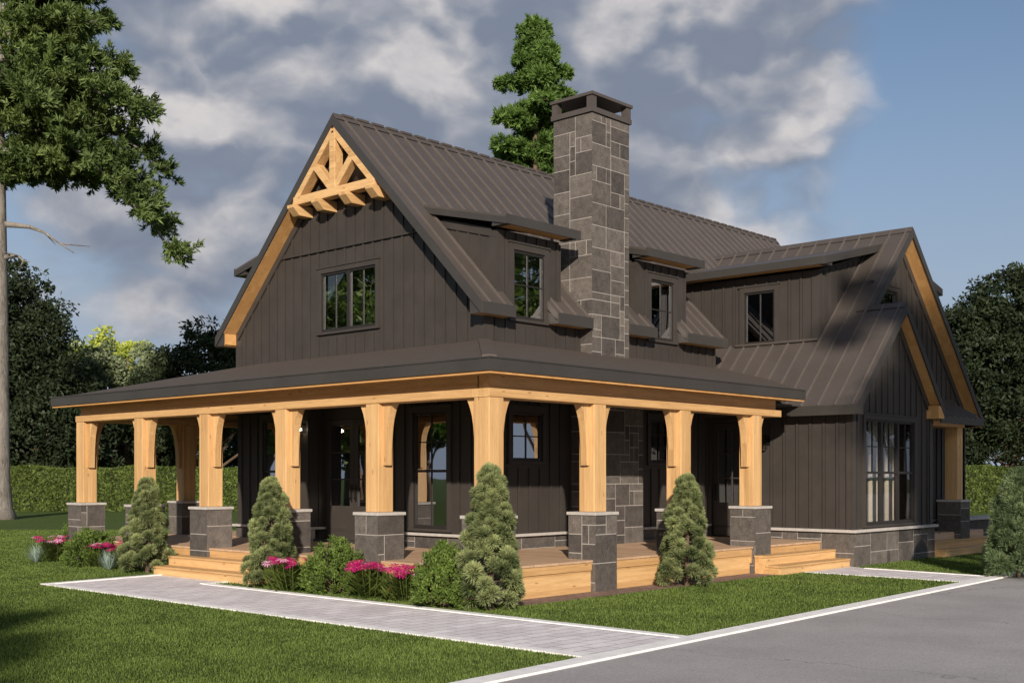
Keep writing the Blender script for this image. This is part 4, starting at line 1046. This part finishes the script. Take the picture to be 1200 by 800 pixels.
# background trees
g_ = 'trees behind the hedges'
b_, _ = T(45, 0, 74)
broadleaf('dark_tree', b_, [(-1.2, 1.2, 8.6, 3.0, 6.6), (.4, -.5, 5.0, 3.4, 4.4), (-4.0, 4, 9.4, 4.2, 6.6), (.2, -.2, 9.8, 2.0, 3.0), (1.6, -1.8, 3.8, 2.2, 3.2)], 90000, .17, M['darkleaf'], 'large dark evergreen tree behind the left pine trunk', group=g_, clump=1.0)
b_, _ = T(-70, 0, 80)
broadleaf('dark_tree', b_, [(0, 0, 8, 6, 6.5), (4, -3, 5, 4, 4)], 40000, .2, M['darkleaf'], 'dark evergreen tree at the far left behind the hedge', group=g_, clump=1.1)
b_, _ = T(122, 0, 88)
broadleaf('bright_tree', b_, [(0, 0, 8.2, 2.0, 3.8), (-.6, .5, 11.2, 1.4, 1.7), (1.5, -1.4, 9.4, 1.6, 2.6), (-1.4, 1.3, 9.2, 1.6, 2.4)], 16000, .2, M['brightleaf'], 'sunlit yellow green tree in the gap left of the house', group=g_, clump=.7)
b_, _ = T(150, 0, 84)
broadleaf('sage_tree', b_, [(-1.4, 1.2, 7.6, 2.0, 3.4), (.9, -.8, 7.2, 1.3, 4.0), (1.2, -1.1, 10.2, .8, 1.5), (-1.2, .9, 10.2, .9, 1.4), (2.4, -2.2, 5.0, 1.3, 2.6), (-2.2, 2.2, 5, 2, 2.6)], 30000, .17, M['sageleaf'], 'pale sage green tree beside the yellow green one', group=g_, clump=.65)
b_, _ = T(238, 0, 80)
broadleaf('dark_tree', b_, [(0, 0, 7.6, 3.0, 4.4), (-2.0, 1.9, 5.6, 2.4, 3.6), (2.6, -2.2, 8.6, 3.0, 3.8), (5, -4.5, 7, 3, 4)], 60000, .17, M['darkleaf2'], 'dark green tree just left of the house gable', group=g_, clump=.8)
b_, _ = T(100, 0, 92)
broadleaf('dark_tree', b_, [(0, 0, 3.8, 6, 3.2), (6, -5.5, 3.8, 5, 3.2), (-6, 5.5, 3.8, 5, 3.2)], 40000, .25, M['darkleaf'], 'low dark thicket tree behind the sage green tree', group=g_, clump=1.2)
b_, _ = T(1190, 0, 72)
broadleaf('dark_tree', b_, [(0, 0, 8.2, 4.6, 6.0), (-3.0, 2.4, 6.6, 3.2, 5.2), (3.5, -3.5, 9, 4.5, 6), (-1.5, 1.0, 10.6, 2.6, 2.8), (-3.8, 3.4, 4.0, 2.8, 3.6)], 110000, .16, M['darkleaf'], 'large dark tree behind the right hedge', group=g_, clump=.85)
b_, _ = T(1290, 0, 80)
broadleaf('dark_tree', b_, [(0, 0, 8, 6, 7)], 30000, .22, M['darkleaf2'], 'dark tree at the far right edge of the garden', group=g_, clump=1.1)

def hedge(u0, u1, D, label, n):
    a = np.array(at(u0, D)); b = np.array(at(u1, D)); ln = np.linalg.norm(b - a); t = (b - a) / ln; nn = np.array([-t[1], t[0], 0])
    e = empty('hedge', tuple(a), label, 'hedge', 'clipped garden hedges'); Hh = 2.25
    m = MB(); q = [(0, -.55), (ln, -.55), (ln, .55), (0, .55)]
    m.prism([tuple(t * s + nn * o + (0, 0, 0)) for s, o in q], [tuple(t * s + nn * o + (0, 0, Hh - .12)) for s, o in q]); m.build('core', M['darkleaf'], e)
    s = rng.random(n) * ln; z = rng.random(n) * Hh; side = -.62 + .16 * rng.random(n); topm = rng.random(n) < .25
    side = np.where(topm, rng.random(n) * 1.2 - .6, side); z = np.where(topm, Hh - .1 + .14 * rng.random(n), z)
    side = np.where(dv @ nn[:2] > 0, side, -side)
    z = z * (1 + .025 * np.sin(s * .9) + .02 * np.sin(s * 2.3 + 1))
    P = t[None] * s[:, None] + nn[None] * side[:, None] + np.array([0, 0, 1])[None] * z[:, None]
    ax = nrm(unit(n) + np.array([0, 0, .5]) - nn * np.sign(dv @ nn[:2]) * .5) * .095 * (.6 + .8 * rng.random((n, 1))); wv = nrm(np.cross(ax, unit(n))) * .05
    leafmesh('leaves', P, ax, wv, M['hedge'], e); return e
hedge(-330, 470, 62, 'long clipped green hedge behind the lawn left of the house', 110000)
hedge(1085, 1420, 60, 'clipped green hedge behind the garden right of the house', 40000)

# dwarf conifers: a cone of rounded needle clumps
def dwarf(x, y, h, r, mat, label, seed, ncl=82, group='dwarf conifers by the porch'):
    global rng
    rng_old = rng; rng = np.random.default_rng(seed)
    e = empty('dwarf_conifer', (x, y, 0), label, 'shrub', group)
    P = []; A = []; T = []; k = 0
    for i in range(ncl):
        t_ = ((i + .5) / ncl) ** .9; z = .09 + t_ * (h - .23)
        rr = r * ((1 - t_) ** .54) * (.64 + .46 * rng.random()) * (1 if t_ > .1 else .86 + t_); a = i * 2.39996 + rng.normal() * .3
        c = np.array([cos(a) * rr, sin(a) * rr, z]); cr = (.115 + .065 * rng.random()) * (1.15 - .35 * t_) * r / .46
        n = 420; d_ = nrm(unit(n) + np.array([cos(a) * .35, sin(a) * .35, .55])); L_ = cr * (.85 + .25 * rng.random((n, 1)))
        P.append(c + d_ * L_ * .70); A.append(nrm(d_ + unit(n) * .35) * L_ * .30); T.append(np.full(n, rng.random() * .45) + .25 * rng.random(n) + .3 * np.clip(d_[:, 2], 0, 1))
    P = np.concatenate(P); A = np.concatenate(A); T = np.clip(np.concatenate(T), 0, 1)
    leafmesh('foliage', P, A, nrm(np.cross(A, unit(len(A)))) * .0065, mat, e, T)
    t = MB(); t.tube([(0, 0, 0), (.02, 0, h * .5), (0, 0, h * .93)], [.045, .03, .008], 8)
    for i in range(60):
        z = .1 + .85 * h * i / 60; a = i * 2.4; rr = r * (1 - z / h) ** .8 * .9; t.tube([(0, 0, z), (cos(a) * rr, sin(a) * rr, z + .05)], [.012, .004], 4)
    t.build('stem', M['bark2'], e); rng = rng_old; return e
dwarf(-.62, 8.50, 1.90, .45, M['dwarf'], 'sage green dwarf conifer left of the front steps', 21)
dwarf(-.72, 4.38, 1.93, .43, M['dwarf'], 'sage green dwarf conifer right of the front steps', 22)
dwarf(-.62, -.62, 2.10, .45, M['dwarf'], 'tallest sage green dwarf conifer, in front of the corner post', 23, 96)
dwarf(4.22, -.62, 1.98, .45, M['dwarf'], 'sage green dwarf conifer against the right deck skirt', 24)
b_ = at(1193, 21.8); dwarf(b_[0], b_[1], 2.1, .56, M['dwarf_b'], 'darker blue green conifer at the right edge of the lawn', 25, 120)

# feathery round bushes
def bush(u, D, w_, h_, label, seed, n=9000):
    global rng
    rng_old = rng; rng = np.random.default_rng(seed)
    b = at(u, D); e = empty('round_bush', b, label, 'bush', 'feathery green bushes in the flower bed')
    k = 220; u_ = unit(k); u_[:, 2] = np.abs(u_[:, 2]); C = u_ * np.array([w_ / 2, w_ / 2, h_]) * (.62 + .3 * rng.random((k, 1))); C[:, 2] += .04
    idx = rng.integers(0, k, n); d_ = nrm(nrm(C)[idx] + unit(n) * .55 + np.array([0, 0, .35])); L_ = .05 * (.6 + .8 * rng.random((n, 1)))
    P = C[idx] + d_ * rng.random((n, 1)) * .16 + unit(n) * .03; A = nrm(d_ + unit(n) * .8) * L_ * .55
    leafmesh('foliage', P, A, nrm(np.cross(A, unit(n))) * .0125, M['box'], e, np.clip(rng.random(k)[idx] * .6 + .4 * rng.random(n), 0, 1))
    t = MB()
    for i in range(26):
        c = C[i * 8]; t.tube([(0, 0, 0), tuple(c * .5 + np.array([0, 0, .05])), tuple(c)], [.012, .008, .003], 4)
    t.build('stems', M['bark2'], e); rng = rng_old; return e
def GD(v): return HH * FPX / (v - HY)
bush(394, GD(694), 1.02, .80, 'round feathery green bush between the two right flower clumps', 31, 12000)
bush(521, GD(712), .90, .86, 'round green bush tucked against the tallest dwarf conifer', 32, 12000)
bush(108, GD(664) + .3, 1.12, .72, 'wide round green bush in front of the leftmost stone pier', 33, 11000)
bush(88, GD(650) + .2, 1.0, .70, 'green bush left of the leftmost stone pier, behind the flowers', 34, 8000)

# flowering plants
def petal_flower(seed, mat, par, loc, tilt):
    rs = random.Random(seed); m = MB(); r = .10 * (.8 + .4 * rs.random())
    for i in range(11):
        a = 2 * pi * i / 11 + rs.random() * .2; w_ = .19
        q = [(.012, -w_), (.55 * r, -w_ * 1.1), (r, -.07), (r, .07), (.55 * r, w_ * 1.1), (.012, w_)]
        m.poly([(cos(a + t) * rr, sin(a + t) * rr, .012 - (rr / r) ** 2 * .016 + .002 * (i % 2)) for rr, t in q], [(0, 1, 2, 3, 4, 5)], rs.random())
    m.cm = 1; m.tube([(0, 0, 0), (0, 0, .016), (0, 0, .022)], [.014, .013, .004], 8)
    o = m.build('flower', [mat, M['eye']], par, fix=False); o.location = loc; o.rotation_euler = tilt; return o
def flowering(u, D, w_, h_, nf, label, seed, pinks=.3):
    global rng
    rng_old = rng; rng = np.random.default_rng(seed)
    b = at(u, D); e = empty('flowering_plant', b, label, 'flowering plant', 'magenta flowers in the flower bed')
    # long strap leaves arching outwards
    n = 620; a = rng.random(n) * 6.283; r0 = rng.random(n) * w_ * .50
    base = np.stack([np.cos(a * 1.7) * r0, np.sin(a * 1.7) * r0, np.full(n, 0.)], 1); z = rng.random(n) * h_ * .62
    P = base + np.stack([np.cos(a) * .03, np.sin(a) * .03, z], 1)
    d_ = nrm(np.stack([np.cos(a), np.sin(a), .35 + .8 * rng.random(n)], 1)); L_ = (.07 + .07 * rng.random((n, 1)))
    sidev = np.stack([-np.sin(a), np.cos(a), np.zeros(n)], 1) * .019
    leafmesh('leaves', P + d_ * L_, d_ * L_, sidev, M['flstem'], e)
    st = MB(); fl = []
    for i in range(nf):
        aa = rng.random() * 6.28; rr = w_ * .60 * sqrt(rng.random()); x, y = cos(aa) * rr, sin(aa) * rr; z = h_ * (.78 + .24 * rng.random())
        st.tube([(x * .5, y * .5, 0), (x * .8, y * .8, z * .5), (x, y, z)], [.006, .005, .004], 5)
        petal_flower(seed * 100 + i, M['pink'] if rng.random() < pinks else M['magenta'], e, (x, y, z), (.24 + rng.normal() * .16, -.22 + rng.normal() * .16, rng.normal() * .3))
    st.build('stems', M['flstem'], e); rng = rng_old
flowering(344, GD(692), .86, .54, 20, 'magenta daisies at the foot of the dwarf conifer right of the steps', 41, .25)
flowering(434, GD(700), .74, .54, 20, 'magenta daisies right of the round feathery bush', 42, .25)
flowering(478, GD(704), .70, .54, 20, 'magenta and pink daisies left of the bush by the tallest conifer', 43, .35)
flowering(66, GD(658), .84, .54, 20, 'leftmost clump of magenta daisies in the bed', 44, .35)
flowering(120, GD(664), .66, .50, 13, 'small clump of magenta daisies in front of the leftmost pier', 45, .3)
flowering(148, GD(667), .66, .52, 15, 'magenta daisies beside the dwarf conifer left of the steps', 46, .35)
def fescue(u, D, label, seed):
    global rng
    rng_old = rng; rng = np.random.default_rng(seed)
    e = empty('fescue_tuft', at(u, D), label, 'ornamental grass', 'blue fescue tufts'); n = 300; a = rng.random(n) * 6.283
    d_ = nrm(np.stack([np.cos(a), np.sin(a), .5 + 2.6 * rng.random(n)], 1)); L_ = .22 + .26 * rng.random((n, 1))
    leafmesh('blades', d_ * .02, d_ * L_, np.stack([-np.sin(a), np.cos(a), np.zeros(n)], 1) * .008, M['blueg'], e, tri=True); rng = rng_old
fescue(43, GD(659), 'blue grass tuft at the left end of the flower bed', 51)
fescue(128, GD(668), 'blue grass tuft between the daisies in front of the pier', 52)

# trees out of the picture behind and beside the viewpoint (seen mirrored in the panes, and by their shade)
def offtree(x, y, s, mat, label, n=26000, leaf=.2):
    broadleaf('out_of_view_tree', (x, y, 0), [(0, 0, 7.5 * s, 3.2 * s, 3.6 * s), (1.5 * s, 1 * s, 5.6 * s, 2.4 * s, 2.4 * s), (-1.8 * s, -.6 * s, 6.2 * s, 2.4 * s, 2.6 * s), (.3, -.6, 10 * s, 2.0 * s, 2.2 * s)], n, leaf, mat, label, group='out of view trees around the lawn', trunk=.3, clump=.85)
offtree(-18.5, 32, 1.35, M['pine2'], 'leafy garden tree on the lawn far left of the house', 30000)
offtree(-13.5, 27, .78, M['pine'], 'small green garden tree beyond the left lawn', 16000)
offtree(-24, 33, .9, M['pine2'], 'lower bright green garden tree under the tall leafy one', 16000)
offtree(31, -20.5, 1.45, M['pine'], 'leafy garden tree across the driveway on the right', 30000)
offtree(40, -17, 1.3, M['darkleaf2'], 'unseen dark tree added across the driveway to darken the window reflections')  # this and the next two dark trees are added to darken window reflections
offtree(36, -11.5, 1.1, M['darkleaf2'], 'shorter unseen dark tree added across the driveway to darken the window reflections')
offtree(43, -9, 1.2, M['darkleaf2'], 'round unseen dark tree added near the driveway end to darken the window reflections')
broadleaf('out_of_view_tree', (-6.9, -21.6, 0), [(.2, -.2, 12.9, 2.3, 2.8), (1.7, -1.8, 12.6, 2.2, 2.2), (-1.3, 1.4, 11.6, 1.3, 1.4), (.6, -.7, 15.4, 2.0, 2.0), (-1.6, 1.7, 15.0, 1.4, 1.2)], 12000, .2, M['pine'], 'tall leafy garden tree behind the driveway, shading the wing', group='out of view trees around the lawn', trunk=.3, clump=.85)
offtree(-27.5, -16, .86, M['pine'], 'leafy garden tree behind the front lawn', 17000)
offtree(-29.5, -20, .80, M['pine'], 'small airy garden tree behind the viewpoint', 9000)
offtree(-31, -5, 1.0, M['pine'], 'leafy garden tree on the left of the front lawn', 17000)
offtree(-38, 44, 1.3, M['darkleaf2'], 'unseen dark tree added far beyond the left lawn to darken the porch window reflections')  # last two dark trees: added out of view to darken the porch panes
offtree(-28, 52, 1.3, M['darkleaf2'], 'unseen dark tree added at the far left to darken the porch window reflections')
# ------------------------------------------------------------------ grass blades on the near lawn
def inside(x, y, poly):
    c = np.zeros(len(x), bool); n = len(poly)
    for i in range(n):
        x0, y0 = poly[i]; x1, y1 = poly[(i + 1) % n]
        if y0 == y1: continue
        c ^= ((y0 > y) != (y1 > y)) & (x < (x1 - x0) * (y - y0) / (y1 - y0) + x0)
    return c
n = 1900000
Dp = 6.5 + 34 * rng.random(n) ** 1.55; lat = (rng.random(n) * 2 - 1) * (.50 * Dp + .5)
X = CX + dv[0] * Dp + rv[0] * lat; Yc = CY + dv[1] * Dp + rv[1] * lat
bad = (Yc < ky(X) + .01) | inside(X, Yc, [(a, b) for a, b in [(-3.12, -6), (-1.03, -6), (-1.03, 5.66), (-.3, 5.66), (-.3, 8.03), (-3.12, 7.77)]])
bad |= (X > .02) & (Yc > -.03) & (Yc < 12.5) & (X < 20); bad |= (X > .1) & (X < 7.3) & (Yc > -.64) & (Yc < 0)
bad |= (X > 7.2) & (X < 10.1) & (Yc > -.72) & (Yc < 0); bad |= inside(X, Yc, [(8.08, -6), (9.64, -6), (9.86, -1.15), (10.1, -.7), (8.08, -.7)])
bad |= (X > 10.0) & (X < 17.9) & (Yc > -.8) & (Yc < 3); bad |= (X > -.7) & (X < 0) & (Yc > 4.9) & (Yc < 8.16); bad |= (X > 14) & (X < 17.9) & (Yc > -1.04) & (Yc < 0)
X, Yc, Dp = X[~bad], Yc[~bad], Dp[~bad]; n = len(X)
hgt = (.011 + .020 * rng.random(n)) * (1 + Dp * .012); a = rng.random(n) * 6.283; ln_ = .35 * rng.random(n)
ax = np.stack([np.cos(a) * ln_, np.sin(a) * ln_, np.ones(n)], 1) * hgt[:, None]
b2 = rng.random(n) * 6.283; wd = .0014 + .00034 * Dp
wv = np.stack([np.cos(b2), np.sin(b2), np.zeros(n)], 1) * wd[:, None]
g = leafmesh('grass', np.stack([X, Yc, np.zeros(n)], 1), ax, wv, M['grass'], None, tri=True); tag(g, 'short green lawn grass', 'grass', kind='stuff')
print('grass blades', n)
